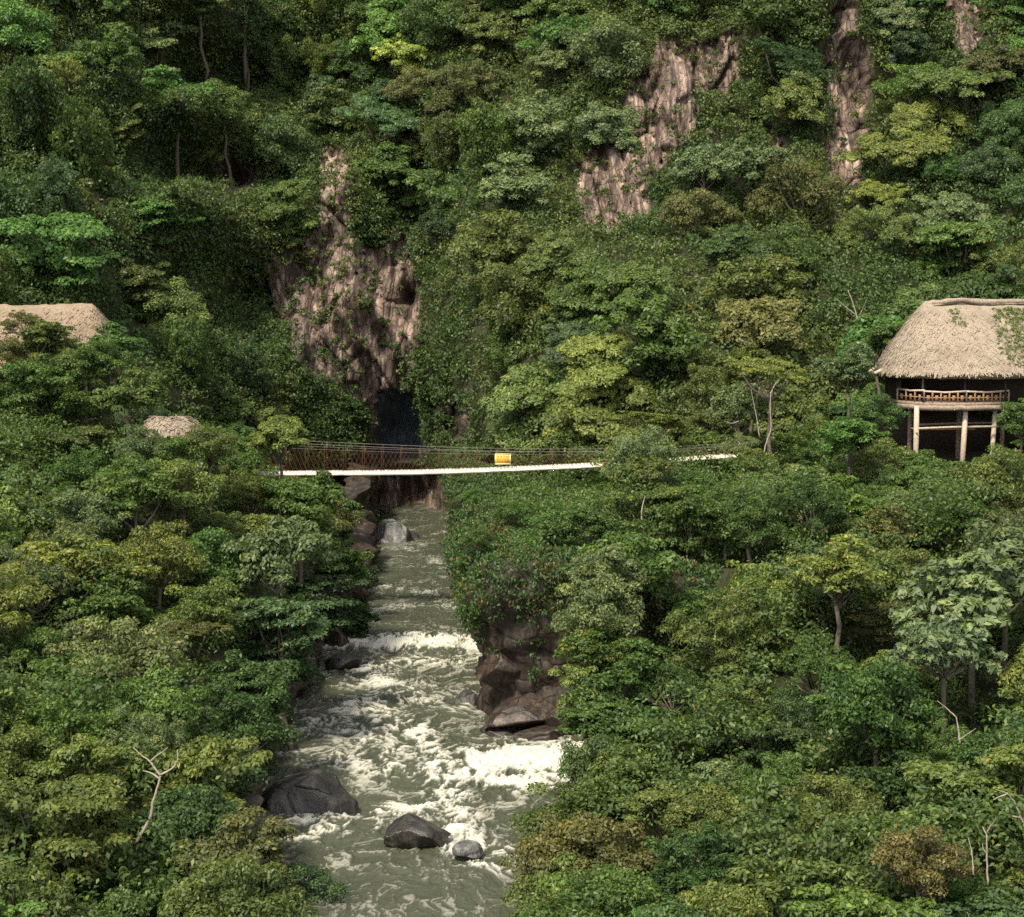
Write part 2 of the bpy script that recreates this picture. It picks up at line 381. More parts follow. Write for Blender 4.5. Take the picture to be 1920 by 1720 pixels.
def HL(x, y):
    t = ledge(y) - x
    h = np.maximum(HLr(x, y), .7) + .35 * fbm(np.asarray(x) * .4, np.asarray(y) * .4, seed=41)
    return -1.2 + (h + 1.2) * sstep(-.1, 1.5, t)
def HR(x, y):
    t = x - redge(y)
    h = np.maximum(HRr(x, y), .6) + .35 * fbm(np.asarray(x) * .4, np.asarray(y) * .4, seed=42)
    wdt = np.where(np.asarray(y) > 61.5, 1.2, 1.5)
    h = np.where(y > 63.5, np.maximum(h, 6.2 - .012 * (y - 62)), h)
    return -1.2 + (h + 1.2) * sstep(.1, wdt, t)
def bank_mesh(name, H, edge, sgn, y1, label):
    t = np.r_[np.arange(-.4, 3, .15), np.arange(3, 45, .5)]; y = np.arange(16, y1, .35)
    T, YY = np.meshgrid(t, y, indexing='ij'); XX = edge(YY) + sgn * T; ZZ = H(XX, YY)
    f = grid_faces(*XX.shape)
    z0 = np.zeros(XX.size)
    tag(obj(name, mesh(name, np.stack([XX, YY, ZZ], -1).reshape(-1, 3), f if sgn > 0 else f[:, ::-1], {'rock': z0, 'damp': z0}), M['cliff']), label, kind='structure')
bank_mesh('left_bank_terrain', HL, ledge, -1, 122, 'wooded river bank below the long thatched roof')
bank_mesh('right_bank_terrain', HR, redge, 1, 104, 'wooded river bank below the stilted hut')

def curtain(name, path, z0, z1, over, mat, label, top_in, seed, n_per=.22):
    """a rock wall along a path: overhanging above, undercut below, closed into the bank at the top"""
    path = np.asarray(path, float); seg = np.r_[0, np.cumsum(np.hypot(*np.diff(path, axis=0).T))]
    s = np.arange(0, seg[-1], n_per)
    px, py = np.interp(s, seg, path[:, 0]), np.interp(s, seg, path[:, 1])
    k = 9; ker = np.ones(k) / k
    px = np.convolve(np.pad(px, k // 2, 'edge'), ker, 'valid'); py = np.convolve(np.pad(py, k // 2, 'edge'), ker, 'valid')
    tx, ty = np.gradient(px), np.gradient(py); l = np.hypot(tx, ty); nx, ny = -ty / l, tx / l
    v = np.linspace(0, 1, 46)
    Sg, V = np.meshgrid(s, v, indexing='ij')
    zt = z1(s)[:, None]
    prof = over * (sstep(.30, .62, V) * .9 - .25 * np.exp(-((V - .3) / .12) ** 2)) - sstep(.80, 1., V) * top_in
    zz = z0 + (zt - z0) * np.minimum(V / .86, 1) + .25 * sstep(.86, 1, V)
    f1, f2, c, gx, gy = worley(Sg * .45 + .2 * zz, zz * .62 + .3 * fbm(Sg * .4, zz, seed=seed), seed)
    g1, g2, c2, hx, hy = worley(Sg * 1.3, zz * 1.6 - .25 * Sg, seed + 1)
    off = prof + (c - .5) * .75 - .25 * np.exp(-((f2 - f1) / .05) ** 2) + (c2 - .5) * .25 + .42 * facet(Sg * .55 + .3 * zz, zz * .75, seed + 2) + .22 * facet(Sg * 1.3 - .3 * zz, zz * 1.5, seed + 3)
    v3 = np.stack([px[:, None] + nx[:, None] * off, py[:, None] + ny[:, None] * off, zz], -1)
    o = obj(name, mesh(name, v3.reshape(-1, 3), grid_faces(*Sg.shape)), mat); tag(o, label, kind='structure')
    return v3, nx, ny
rp = [(8, 61.2), (5.5, 61.6), (3.5, 62.0), (1.5, 62.3), (-.2, 62.6), (-.9, 64.5), (-1.2, 70), (-1.5, 81), (-2.0, 90), (-2.6, 100), (-3.4, 115), (-4.3, 127), (-4.2, 131), (-1, 133), (3, 134)]
rwall, rnx, rny = curtain('right_gorge_wall', rp, -1.2, lambda s: 6.6 + .35 * np.sin(s * .35) - .5 * sstep(9, 0, s) , .65, M['wall'], 'dark undercut rock wall beside the river', 1.8, 61)
lp = [(-12, 150), (-11.4, 131), (-10.3, 110), (-8.7, 97), (-8.7, 88), (-9.6, 80), (-9.4, 70), (-9.2, 61), (-9.2, 54), (-8.4, 49), (-7.4, 44), (-5.5, 36), (-4.7, 30), (-4.5, 24)]
lwall, lnx, lny = curtain('left_gorge_wall', lp, -1.2, lambda s: 1.9 + .6 * np.sin(s * .3) + 2.3 * sstep(52, 30, s), .3, M['redrock'], 'low dark rock wall at the foot of the wooded bank', 1.5, 71)

# ------------------------------------------------------------------ the river
yy = [24.0]
while yy[-1] < 146: yy.append(yy[-1] + .00125 * yy[-1])
yy = np.array(yy); tt = np.linspace(0, 1, 260)
T, YW = np.meshgrid(tt, yy, indexing='ij')
XW = (ledge(YW) - 1.0) * (1 - T) + (redge(YW) + 1.2) * T
FOAM = [([(596,1216),(680,1212),(780,1214),(900,1216)], .8, 1.15), ([(640,1245),(720,1250),(800,1240),(890,1235)], .8, .55), ([(690,1262),(735,1300),(700,1345),(760,1370),(800,1395),(830,1440)], 1.0, .72),
 ([(560,1362),(640,1352),(700,1392),(780,1420)], .7, .62), ([(560,1420),(640,1430),(760,1440),(830,1470)], .7, .5), ([(905,1425),(960,1415),(1000,1420),(1080,1410)], .95, 1.5), ([(850,1440),(930,1452),(1060,1452)], .6, .95),
 ([(830,1430),(870,1500),(850,1540),(900,1560),(990,1600)], .55, .62), ([(500,1528),(580,1522),(690,1508),(790,1500),(840,1480)], .5, .72), ([(500,1560),(600,1545),(700,1530)], .5, .6), ([(840,1570),(900,1600),(1000,1625)], .35, .55),
 ([(560,1375),(700,1300),(850,1330),(880,1318)], .5, .55), ([(820,1010),(850,1010)], .6, .5), ([(700,1110),(780,1128),(840,1122)], .7, .42), ([(700,1160),(800,1150),(890,1150)], .7, .36), ([(760,1040),(850,1085)], .6, .25)]
amt = np.zeros(XW.shape)
for pl, wd, st in FOAM:
    q = np.array([W(a, b) for a, b in pl])
    d = np.full(XW.shape, 99.)
    for a, b in zip(q[:-1], q[1:]):
        ab = (b - a)[:2]; u = np.clip(((XW - a[0]) * ab[0] + (YW - a[1]) * ab[1]) / (ab @ ab), 0, 1)
        d = np.minimum(d, np.hypot(XW - a[0] - u * ab[0], (YW - a[1] - u * ab[1]) * .62))
    amt = np.maximum(amt, st * np.exp(-(d / wd) ** 2))
wxx = XW + .9 * fbm(XW * .6, YW * .35, o=3, seed=81); wyy = YW + 1.3 * fbm(XW * .6, YW * .35, o=3, seed=82)
wx2 = wxx + .25 * fbm(XW * 2.2, YW * 1.2, o=2, seed=83)
rid = 1 - np.abs(fbm(wx2 * 1.55, wyy * 1.0, o=4, seed=84, g=.6)) * 2.6
rid2 = 1 - np.abs(fbm(wx2 * 4.6, wyy * 3.0, o=3, seed=85, g=.6)) * 2.4
base = .30 * sstep(79, 76, YW) * sstep(43, 49, YW) + .12 - .06 * sstep(78, 83, YW) - .07 * sstep(48.5, 46, YW)
rid3 = 1 - np.abs(fbm(wx2 * 9.5, wyy * 6.5, o=3, seed=87, g=.6)) * 2.2
pat = .48 * rid + .34 * rid2 + .20 * rid3 + .25 * fbm(XW * .8, YW * .5, o=2, seed=88)
sp = np.sort(pat.ravel()[::7]); rank = np.searchsorted(sp, pat.ravel()).reshape(pat.shape) / len(sp)
cov = np.clip(.50 * amt + .32 * sstep(.75, 1.1, amt) + base * .30 - .03, 0, .985)
foam = sstep(-.42, .40, rank - (1 - cov)) * (.72 + .28 * np.clip(amt, 0, 1))
chop = .13 * fbm(wxx * .8, wyy * .6, o=5, seed=86, g=.58) + .05 * (rid - .4) + .035 * rid2 + .012 * rid3
ZW = wlevel(XW, YW) - .35 + chop * (.6 + .8 * np.clip(amt + base, 0, 1)) + .10 * np.clip(amt, 0, 1.2) * (.6 + rid2 * .4)
def water_mat():
    t = NT('river_water'); g = t.n('ShaderNodeNewGeometry').outputs['Position']
    f = t.attr('foam')
    n = t.noise(t.scaled(g, (1.0, .55, 1)), 5, 5, .65, .8)
    fine = t.noise(t.scaled(g, (1, .6, 1)), 14, 4, .7, .5)
    silt = t.mix(t.noise(g, .35, 3), (.046, .052, .034), (.078, .083, .056))
    fm = t.math('MULTIPLY', t.math('ADD', f, t.math('MULTIPLY', t.math('SUBTRACT', fine, .5), .30)), 1.0)
    fm = t.ramp(fm, [(.08, 0.), (.42, .36), (.75, .82), (1., 1.)])
    col = t.mix(fm, silt, (.60, .575, .50))
    b = t.n('ShaderNodeBsdfPrincipled', {'Base Color': col, 'Roughness': t.ramp(fm, [(0, .16), (.6, .75)]), 'Specular IOR Level': .5, 'IOR': 1.33})
    t.set(b, 'Normal', t.bump(t.math('ADD', n, t.math('MULTIPLY', fine, .5)), .55, .10))
    t.t.links.new(b.outputs[0], t.out.inputs[0]); return t.m
tag(obj('river_water', mesh('river_water', np.stack([XW, YW, ZW], -1).reshape(-1, 3), grid_faces(*XW.shape), {'foam': foam.ravel()}, smooth=True), water_mat()), 'silty olive river with cream white rapids', kind='structure')

# ------------------------------------------------------------------ leaves
def leaves(pos, nrm, ln, wd, rg, droop=.25):
    """one four cornered leaf at each position"""
    n = len(pos)
    nrm = nrm / (np.linalg.norm(nrm, axis=1, keepdims=True) + 1e-9)
    r = rg.normal(size=(n, 3)); d = np.cross(nrm, r); d /= np.linalg.norm(d, axis=1, keepdims=True) + 1e-9
    d[:, 2] -= droop; d /= np.linalg.norm(d, axis=1, keepdims=True)
    s = np.cross(nrm, d); s /= np.linalg.norm(s, axis=1, keepdims=True) + 1e-9
    L = (ln * rg.uniform(.6, 1.3, n))[:, None]; Wd = L * wd * rg.uniform(.8, 1.2, n)[:, None] * .5
    a = pos - d * L * .5; c = pos + d * L * .5; m = pos - d * L * .06
    k = nrm * L * .10
    v = np.stack([a, m + s * Wd + k, c, m - s * Wd + k], 1).reshape(-1, 3)
    return v, np.arange(4 * n).reshape(n, 4)
def unit(rg, n):
    u = rg.normal(size=(n, 3)); return u / np.linalg.norm(u, axis=1, keepdims=True)
def clump_leaves(cen, rad, n, ln, wd, rg, flat=.6, lift=.7, droop=.25):
    """leaves on and in flattened clumps; n per clump"""
    k = len(cen); u = unit(rg, k * n).reshape(k, n, 3); u[..., 2] = np.where(u[..., 2] < -.35, -u[..., 2], u[..., 2])
    rr = rg.uniform(.25, 1.0, (k, n, 1)) ** .5
    rad = np.broadcast_to(np.asarray(rad, float), (k,))
    p = cen[:, None] + u * rr * rad[:, None, None] * np.array([1, 1, flat])
    nr = u * .75 + np.array([0, 0, lift]) + rg.normal(size=(k, n, 3)) * .45
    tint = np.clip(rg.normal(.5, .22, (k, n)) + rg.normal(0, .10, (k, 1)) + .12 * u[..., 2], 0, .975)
    tint = np.where(rg.random((k, n)) < .004, 1., tint)
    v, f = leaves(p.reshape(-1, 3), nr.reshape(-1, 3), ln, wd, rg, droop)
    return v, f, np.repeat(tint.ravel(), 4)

def make_tree(kind, seed):
    """crown and trunk meshes about the crown's centre; crown radius about 1.9"""
    rg = np.random.default_rng(seed); cl = []; rad = []; tips = []
    ln, wd, n, flat, lift, droop = .150, .52, 150, .6, .7, .3
    if kind == 'round':
        nb = rg.integers(7, 10)
        lob = unit(rg, nb) * np.array([1.05, 1.05, .65]); lob[:, 2] = lob[:, 2] * 1.1
        lr = rg.uniform(.75, 1.05, nb)
        for c, r in zip(lob, lr):
            m = 9; u = unit(rg, m); u[:, 2] = np.where(u[:, 2] < -.2, -u[:, 2], u[:, 2])
            cl += list(c + u * r * rg.uniform(.7, 1.05, (m, 1)) * np.array([1, 1, .75])); rad += list(rg.uniform(.26, .46, m)); tips.append(c)
        n = 150
    elif kind == 'tiered':
        for k in range(15):
            a = rg.uniform(0, 6.28); h = rg.uniform(-1.3, 1.05); R0 = rg.uniform(.5, 1.35) * (1.15 - .35 * abs(h)); c = np.array([math.cos(a) * R0, math.sin(a) * R0, h]); tips.append(c)
            m = 7; u = unit(rg, m) * np.array([.75, .75, .12]); cl += list(c + u); rad += list(rg.uniform(.28, .48, m))
        flat, n, lift = .36, 160, 1.0
    elif kind == 'umbrella':
        for k in range(15):
            a = rg.uniform(0, 6.28); R0 = math.sqrt(rg.random()) * 1.95; c = np.array([math.cos(a) * R0, math.sin(a) * R0, .55 - .11 * R0 * R0 + rg.normal(0, .09)]); tips.append(c)
            m = 6; u = unit(rg, m) * np.array([.42, .42, .07]); cl += list(c + u); rad += list(rg.uniform(.2, .36, m))
        flat, n, lift, ln, wd = .32, 150, 1.3, .13, .42
    elif kind == 'bigleaf':
        for k in range(22):
            u = unit(rg, 1)[0]; u[2] = abs(u[2]) * 1.2 - .6; c = u * rg.uniform(1.0, 1.7) * np.array([1.05, 1.05, .8]); tips.append(c)
            m = 4; cl += list(c + unit(rg, m) * .34); rad += list(rg.uniform(.2, .36, m))
        ln, wd, n, flat, lift, droop = .235, .48, 58, .45, 1.0, .55
    elif kind == 'feathery':
        for k in range(26):
            u = unit(rg, 1)[0]; u[2] = abs(u[2]) * 1.3 - .6; c = u * rg.uniform(.9, 1.75) * np.array([1, 1, .95]); tips.append(c)
            m = 5; cl += list(c + unit(rg, m) * np.array([.3, .3, .3])); rad += list(rg.uniform(.16, .30, m))
        ln, wd, n, flat, lift, droop = .115, .34, 105, .8, .6, .1
    elif kind == 'drape':
        for k in range(14):
            a = rg.uniform(0, 6.28); R0 = rg.uniform(.2, 1.0); top = rg.uniform(.4, 1.7); L = rg.uniform(1.2, 3.2); m = int(L / .3); tips.append(np.array([math.cos(a) * R0, math.sin(a) * R0, top]))
            for j in range(m):
                cl.append(np.array([math.cos(a) * (R0 + .12 * j / m), math.sin(a) * (R0 + .12 * j / m), top - L * j / m]) + rg.normal(0, .09, 3)); rad.append(rg.uniform(.2, .36))
        ln, wd, n, flat, lift, droop = .13, .42, 95, 1.1, .3, .9
    elif kind == 'bush':
        for k in range(48):
            u = unit(rg, 1)[0]; c = u * rg.uniform(.8, 1.6) * np.array([1.15, 1.15, .72]); tips.append(c * .8)
            cl.append(c); rad.append(rg.uniform(.34, .55))
        ln, wd, n, flat, lift, droop = .125, .5, 210, .7, .5, .35
    cl = np.array(cl); cl = cl + rg.normal(0, .05, cl.shape)
    v, f, tint = clump_leaves(cl, rad, n, ln, wd, rg, flat, lift, droop)
    # sparse inner leaves keep the heart of the crown from being hollow
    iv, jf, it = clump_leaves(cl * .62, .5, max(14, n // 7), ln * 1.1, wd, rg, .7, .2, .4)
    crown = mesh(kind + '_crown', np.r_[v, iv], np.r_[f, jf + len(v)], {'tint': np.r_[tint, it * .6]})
    mb = MB(); fork = np.array([rg.normal(0, .1), rg.normal(0, .1), -1.15])
    k = np.linspace(0, 1, 7)[:, None]
    bole = np.array([[fork[0] + rg.normal(0, .25), fork[1] + rg.normal(0, .25), -6]]) * (1 - k) + fork * k
    bole[1:-1, :2] += rg.normal(0, .06, (5, 2)); mb.tube(bole, np.linspace(.12, .075, 7), 7)
    for c in tips[:7 if kind == 'umbrella' else 16]:
        mid = fork * .5 + c * .5 + np.array([0, 0, -.12]) + rg.normal(0, .12, 3)
        mb.tube([fork, fork * .72 + mid * .28 + rg.normal(0, .04, 3), mid, mid * .35 + c * .65 + rg.normal(0, .05, 3), c], [.055, .045, .034, .024, .01], 5)
    return crown, mb.mesh(kind + '_trunk')
PROTO = {}
for kind, ss in (('round', 4), ('tiered', 3), ('umbrella', 2), ('bigleaf', 2), ('feathery', 2), ('drape', 2), ('bush', 3)):
    PROTO[kind] = [make_tree(kind, 100 + 13 * k + len(kind) * 7) for k in range(ss)]
    for cr, tr in PROTO[kind]:
        cr.materials.append(M['leaf']); tr.materials.append(M['bark'])

COL = {'dark green': (.043, .080, .025), 'blue green': (.053, .090, .038), 'mid green': (.071, .116, .030), 'olive green': (.095, .121, .035), 'yellow green': (.135, .164, .047),
       'grey green': (.108, .140, .066), 'bright green': (.066, .128, .033), 'brownish olive': (.102, .107, .040), 'rusty orange': (.120, .102, .040), 'silvery green': (.125, .162, .084)}
KINDW = {'round': ('broadleaf_tree', 'rounded tree'), 'tiered': ('tiered_tree', 'tiered tree'), 'umbrella': ('umbrella_tree', 'flat topped tree'), 'bigleaf': ('large_leaved_tree', 'large leaved tree'),
         'feathery': ('feathery_tree', 'feathery tree'), 'drape': ('vine_draped_tree', 'vine draped tree'), 'bush': ('bushy_tree', 'bushy tree')}
LAND = [('the yellow sign', 942, 861), ('the stilted hut', 1790, 640), ('the long thatched roof', 90, 620), ('the small thatched roof', 320, 797), ('the bare pale tree', 285, 1450), ('the peaked boulder', 590, 1480),
        ('the humped boulder', 780, 1550), ('the grey gorge boulder', 725, 990), ('the white chute', 960, 1430), ('the brown ledge rocks', 960, 1310), ('the central cliff', 650, 560), ('the pale rock column', 1585, 200),
        ('the tan cliff', 1240, 220), ('the dark cave', 740, 800), ('the rusty tree', 1725, 1590), ('the silvery tree', 1820, 1130), ('the bridge deck end', 545, 880),
        ('the mossy rock wall', 960, 1040), ('the grey cliff recess', 440, 330), ('the deck posts', 1790, 800), ('the cave buttress', 845, 790)]
NUM = ['no', 'one', 'two', 'three', 'four', 'five', 'six', 'seven', 'eight', 'nine', 'ten', 'eleven', 'twelve', 'thirteen']
used = set()
def tree_label(col, kw, px, py):
    cand = sorted(LAND, key=lambda l: math.hypot(l[1] - px, l[2] - py))
    for unit_px, uw in ((100, 'crowns'), (50, 'half crowns')):
        for nm, lx, ly in cand[:9]:
            dx, dy = px - lx, py - ly
            h, v = int(round(abs(dx) / unit_px)), int(round(abs(dy) / unit_px))
            if max(h, v) > 13: continue
            hw = ('riverward' if (dx > 0) == (px < 800) else 'inland'); vw = 'above' if dy < 0 else 'below'
            u = lambda q: uw if q > 1 else uw[:-1]
            if h == 0 and v == 0: s = f'{col} {kw} growing right against {nm}'
            elif h == 0: s = f'{col} {kw} {NUM[v]} {u(v)} straight {vw} {nm}'
            elif v == 0: s = f'{col} {kw} {NUM[h]} {u(h)} {hw} of {nm} and level with it'
            else: s = f'{col} {kw} {NUM[v]} {u(v)} {vw} and {NUM[h]} {hw} of {nm}'
            if s not in used and len(s.split()) <= 16:
                used.add(s); return s
    return f'{col} {kw}'
TREES = []
def tree(kind, col, base, hc, s, rot, tilt=(0, 0), group='', jit=.16, label=None, k=None):
    name, kw = KINDW[kind]
    k = rng.integers(len(PROTO[kind])) if k is None else k
    cr, tr = PROTO[kind][k]
    tm = Matrix.Rotation(tilt[0], 4, 'X') @ Matrix.Rotation(tilt[1], 4, 'Y')
    cc = Vector(base) + tm @ Vector((0, 0, hc)); px, py = proj(np.array(cc))
    o = empty(name, base, label or tree_label(col, kw, px, py), 'tree', group)
    o.rotation_euler = tm.to_euler()
    c = COL[col]; j = np.exp(rng.normal(0, jit)); hj = rng.normal(0, .045)
    t = obj('trunk', tr, None, o, (0, 0, hc)); t.scale = (s, s, s); t.rotation_euler = (0, 0, rot)
    q = obj('crown', cr, None, o, (0, 0, hc)); sx = np.exp(rng.normal(0, .07)); q.scale = (s * sx, s / sx, s * np.exp(rng.normal(0, .10))); q.rotation_euler = (rng.normal(0, .08), rng.normal(0, .08), rot)
    q.color = (c[0] * j * (1 + hj), c[1] * j, c[2] * j * (1 - hj), 1)
    TREES.append((cc.x, cc.y, cc.z, s)); return o
def pick(p):
    ks = list(p); return ks[rng.choice(len(ks), p=np.array([p[k] for k in ks]) / sum(p.values()))]
CMIX = {'dark green': 1.6, 'blue green': .9, 'mid green': 4, 'olive green': 3.4, 'yellow green': 1.3, 'grey green': 2, 'bright green': .9, 'brownish olive': .9}
KMIX = {'round': 4.5, 'tiered': 1.1, 'umbrella': .12, 'bigleaf': .5, 'feathery': 1.6, 'bush': 3.2}
HUTS = [(17.5, 83.5, 31, 92), (-30, 77, -19.4, 84.5), (-11.9, 69, -8.3, 73)]
def spec(kind, col, px, py, Y, s, grp, H, label=None, minh=1.2, k=None):
    c = P(px, py, Y); g = float(H(np.array(c[0]), np.array(c[1]))); hc = max(c[2] - g, minh * s)
    return tree(kind, col, (c[0], c[1], c[2] - hc if c[2] - hc < g + .01 else g), hc, s, rng.uniform(0, 6.28), (0, 0), grp, .08, label, k)
SH = [('bush','bright green',890,935,80,.42),('bush','mid green',960,960,72,.5),('bush','bright green',1040,985,68,.55),('round','mid green',1105,985,66,.6),('bush','mid green',895,1010,66.5,.4),('feathery','olive green',930,1060,64,.38),('bush','mid green',1010,1050,63.8,.45),('round','olive green',1135,972,73,.7),('bush','mid green',915,935,83,.35)]
GL, GR, GB = 'trees on the bank below the long thatched roof', 'trees on the bank below the stilted hut', 'trees on the mountainside'
# trees that shape the outline of the banks
for a in [('round','yellow green',525,828,79,.95,'yellow green tree at the end of the bridge deck'),('feathery','olive green',470,925,74,1.05),('round','mid green',455,850,82,1.1),('bush','olive green',545,955,77,.9),('bush','mid green',455,895,78,.9),('round','mid green',560,960,74,1.3),('bush','brownish olive',612,975,92,.95),('round','bright green',645,1092,90,1.0),('round','mid green',610,1075,84,1.3),('tiered','blue green',590,1130,74,1.3),
          ('round','grey green',520,1050,62,1.2),('round','dark green',630,1165,80,1.0),('tiered','blue green',520,1180,60,1.15),('round','dark green',520,1240,62,1.05),('round','dark green',480,1300,54,1.0),('bush','dark green',445,1360,50,1.0),('round','dark green',428,1420,52,.8),('round','dark green',405,1470,46,.9),('bush','blue green',545,1665,37,.62),('bush','olive green',440,1700,33,.8),('round','brownish olive',430,1600,36,.8)]:
    spec(a[0], a[1], a[2], a[3], a[4], a[5], GL, HL, a[6] if len(a) > 6 else None, .5)
for a in [('feathery','grey green',1200,850,74,1.1),('round','olive green',1180,905,72,1.0),('umbrella','olive green',1230,960,67,1.2),('round','grey green',1144,1075,58.5,1.0),('round','mid green',1180,1090,60,1.2),('bush','grey green',1124,1150,57,.9),('bush','olive green',1129,1215,56.5,.85),('round','yellow green',1119,1300,55.5,.8),('round','mid green',1144,1250,56,1.0),('tiered','mid green',1139,1370,53,.85),('bush','blue green',1115,1440,51,.8),('round','dark green',1140,1340,54,1.1),
          ('bush','olive green',1080,1530,48,.95),('bush','brownish olive',1055,1600,45.5,.85),('bush','olive green',1080,1685,42.5,.9),('bush','brownish olive',1120,1610,44,1.05),('bush','mid green',1130,1710,39,1.0),('umbrella','yellow green',1450,705,84,1.15),('round','yellow green',1570,1065,56,1.05),('bigleaf','silvery green',1820,1110,52,1.35,'silvery tree with big pale leaves below the deck posts'),('bigleaf','silvery green',1770,1210,49,.9),('bigleaf','grey green',1890,1060,54,1.1),
          ('bush','rusty orange',1725,1610,35.5,.62,'rusty olive young tree among green crowns near the bottom edge'),('tiered','yellow green',1870,1480,40,1.1),('umbrella','olive green',1200,800,86,1.0),('round','grey green',1390,775,89,1.1),('bush','olive green',1415,868,82,.7),('bush','grey green',1392,838,83,.55),('round','olive green',1420,690,95,1.2),('bush','dark green',1640,775,83,.9),('bush','olive green',1660,870,80,.95),('round','mid green',1760,895,78,.95),('bush','olive green',1880,880,79,.95),('round','mid green',1915,790,80,.75),('round','bright green',1590,830,79,1.0),('round','grey green',1590,690,88,1.1),('round','mid green',1640,640,94,1.0)]:
    spec(a[0], a[1], a[2], a[3], a[4], a[5], GR, HR, a[6] if len(a) > 6 else None, .5)
for a in [('round','olive green',66,640,76.5,.95),('bush','olive green',125,655,78,.5),('feathery','brownish olive',42,605,77.5,.6),('bush','brownish olive',15,665,76,.6),('bush','mid green',20,745,75,.9),('bush','olive green',110,700,76,.85),('bush','mid green',100,760,74.5,1.0),('bush','mid green',190,672,77,.7),('round','mid green',215,640,80,.9),('bush','grey green',265,842,69,.75),('bush','mid green',330,855,69,.75),('bush','olive green',345,915,66,.95),('bush','mid green',250,905,66.5,.95),('bush','olive green',390,835,70,.8),('bush','mid green',150,690,76,.95),('round','mid green',60,720,74,1.0),('round','olive green',240,740,73,1.0)]:
    spec(a[0], a[1], a[2], a[3], a[4], a[5], GL, HL, None, .5)
for a in SH: spec(a[0], a[1], a[2], a[3], a[4], a[5], 'bushes on the top of the undercut rock wall', HR, None, .3)
# the rest of the banks, spaced at random
def fill(H, edge, sgn, n_try, y0, y1, gap, grp, most):
    cnt = 0
    for _ in range(n_try):
        y = rng.uniform(y0, y1); x = edge(y) + sgn * rng.uniform(.6, 34)
        s = rng.uniform(.68, 1.14) * (1 + .004 * (y - 50))
        if sgn > 0 and y > 60.5 and x < 5.5: continue
        if any(a < x < c and b < y < d for a, b, c, d in HUTS): continue
        z = float(H(np.array(x), np.array(y))); hc = rng.uniform(1.3, 2.6) * s
        px, py = proj(np.array([x, y, z + hc]))
        if not (-110 < px < 2030 and py < 1800): continue
        # keep the views of the huts, the bridge and the bare tree open
        m = 1.55 * s * F / y
        hit = lambda x0, x1, y0, y1: x0 - m < px < x1 + m and y0 - m < py < y1 + m
        if (hit(1715, 1880, 600, 815) and y < 84) or (hit(10, 185, 585, 650) and y < 80) or (hit(250, 355, 790, 808) and y < 71) or (hit(250, 335, 1410, 1540) and y < 37) or (hit(1262, 1352, 850, 870) and y < 85) or (560 < px < 1180 and py < 960): continue
        if any((x - a) ** 2 + (y - b) ** 2 < (gap * .5 * (s + d)) ** 2 for a, b, c, d in TREES): continue
        tree(pick(KMIX), pick(CMIX), (x, y, z - .1), hc, s, rng.uniform(0, 6.28), (rng.normal(0, .07), rng.normal(0, .07)), grp)
        cnt += 1
        if cnt >= most: break
    return cnt
rng = np.random.default_rng(2024)
nl = fill(HL, ledge, -1, 9000, 27, 100, 2.3, GL, 98)
nr = fill(HR, redge, 1, 9000, 27, 98, 2.3, GR, 128)
# trees on the mountainside
rng = np.random.default_rng(515)
BT = []
def back_tree(kind, col, x, z, s, out=.5, label=None):
    y, rk = back_at(x, z)
    BT.append((x, z, s)); return tree(kind, col, (x, float(y) + .3, z), rng.uniform(1.0, 1.7) * s, s, rng.uniform(0, 6.28), (R(rng.uniform(14, 34)), rng.normal(0, .1)), GB, .15, label)
for kind, col, px, py, Yq, s in [('umbrella','yellow green',1880,150,118,1.9),('umbrella','yellow green',1800,210,118,1.7),('umbrella','yellow green',1730,280,116,1.9),('umbrella','yellow green',1700,350,114,1.2),('bush','grey green',1150,90,130,2.3),('round','bright green',720,60,150,2.4),('round','grey green',1150,230,132,1.6)]:
    p = P(px, py + 40, Yq); back_tree(kind, col, p[0], p[2], s)
nb = 0
for _ in range(12000):
    x = rng.uniform(-54, 54); z = rng.uniform(6.5, 52)
    y, rk = back_at(x, z); px, py = proj(np.array([x, float(y), z]))
    if not (-100 < px < 2020 and -80 < py < 900) or rk > .3: continue
    if 640 < px < 900 and py > 690: continue
    lower, _r = back_at(x, z + 2.0)
    if _r > .3 and rng.random() < .8: continue
    s = rng.uniform(1.25, 2.1)
    rr = 1.25 * s * F / float(y); tx = np.array([px, px - rr, px + rr, px, px]); ty = np.array([py, py, py, py - rr * 1.5, py + rr * .3]) - rr * .6
    if any(inpoly(tx, ty, p).any() for p in ROCK[:8]): continue
    if any((x - a) ** 2 + ((z - b) * 1.15) ** 2 < (1.42 * .5 * (s + d)) ** 2 * 1.4 for a, b, d in BT): continue
    left_steep = px < 620
    km = {'drape': 3.2, 'round': 2, 'bush': 2, 'tiered': 1} if left_steep else {'round': 4, 'bush': 2.5, 'tiered': 2, 'feathery': 1, 'drape': .6, 'umbrella': .3}
    cm = {'dark green': 1.6, 'blue green': .8, 'mid green': 3.2, 'olive green': 3, 'grey green': 1, 'yellow green': .7, 'brownish olive': 1.2, 'bright green': .7}
    back_tree(pick(km), pick(cm), x, z, s); nb += 1
    if nb >= 142: break
print('TREES', len(TREES), nl, nr, nb)

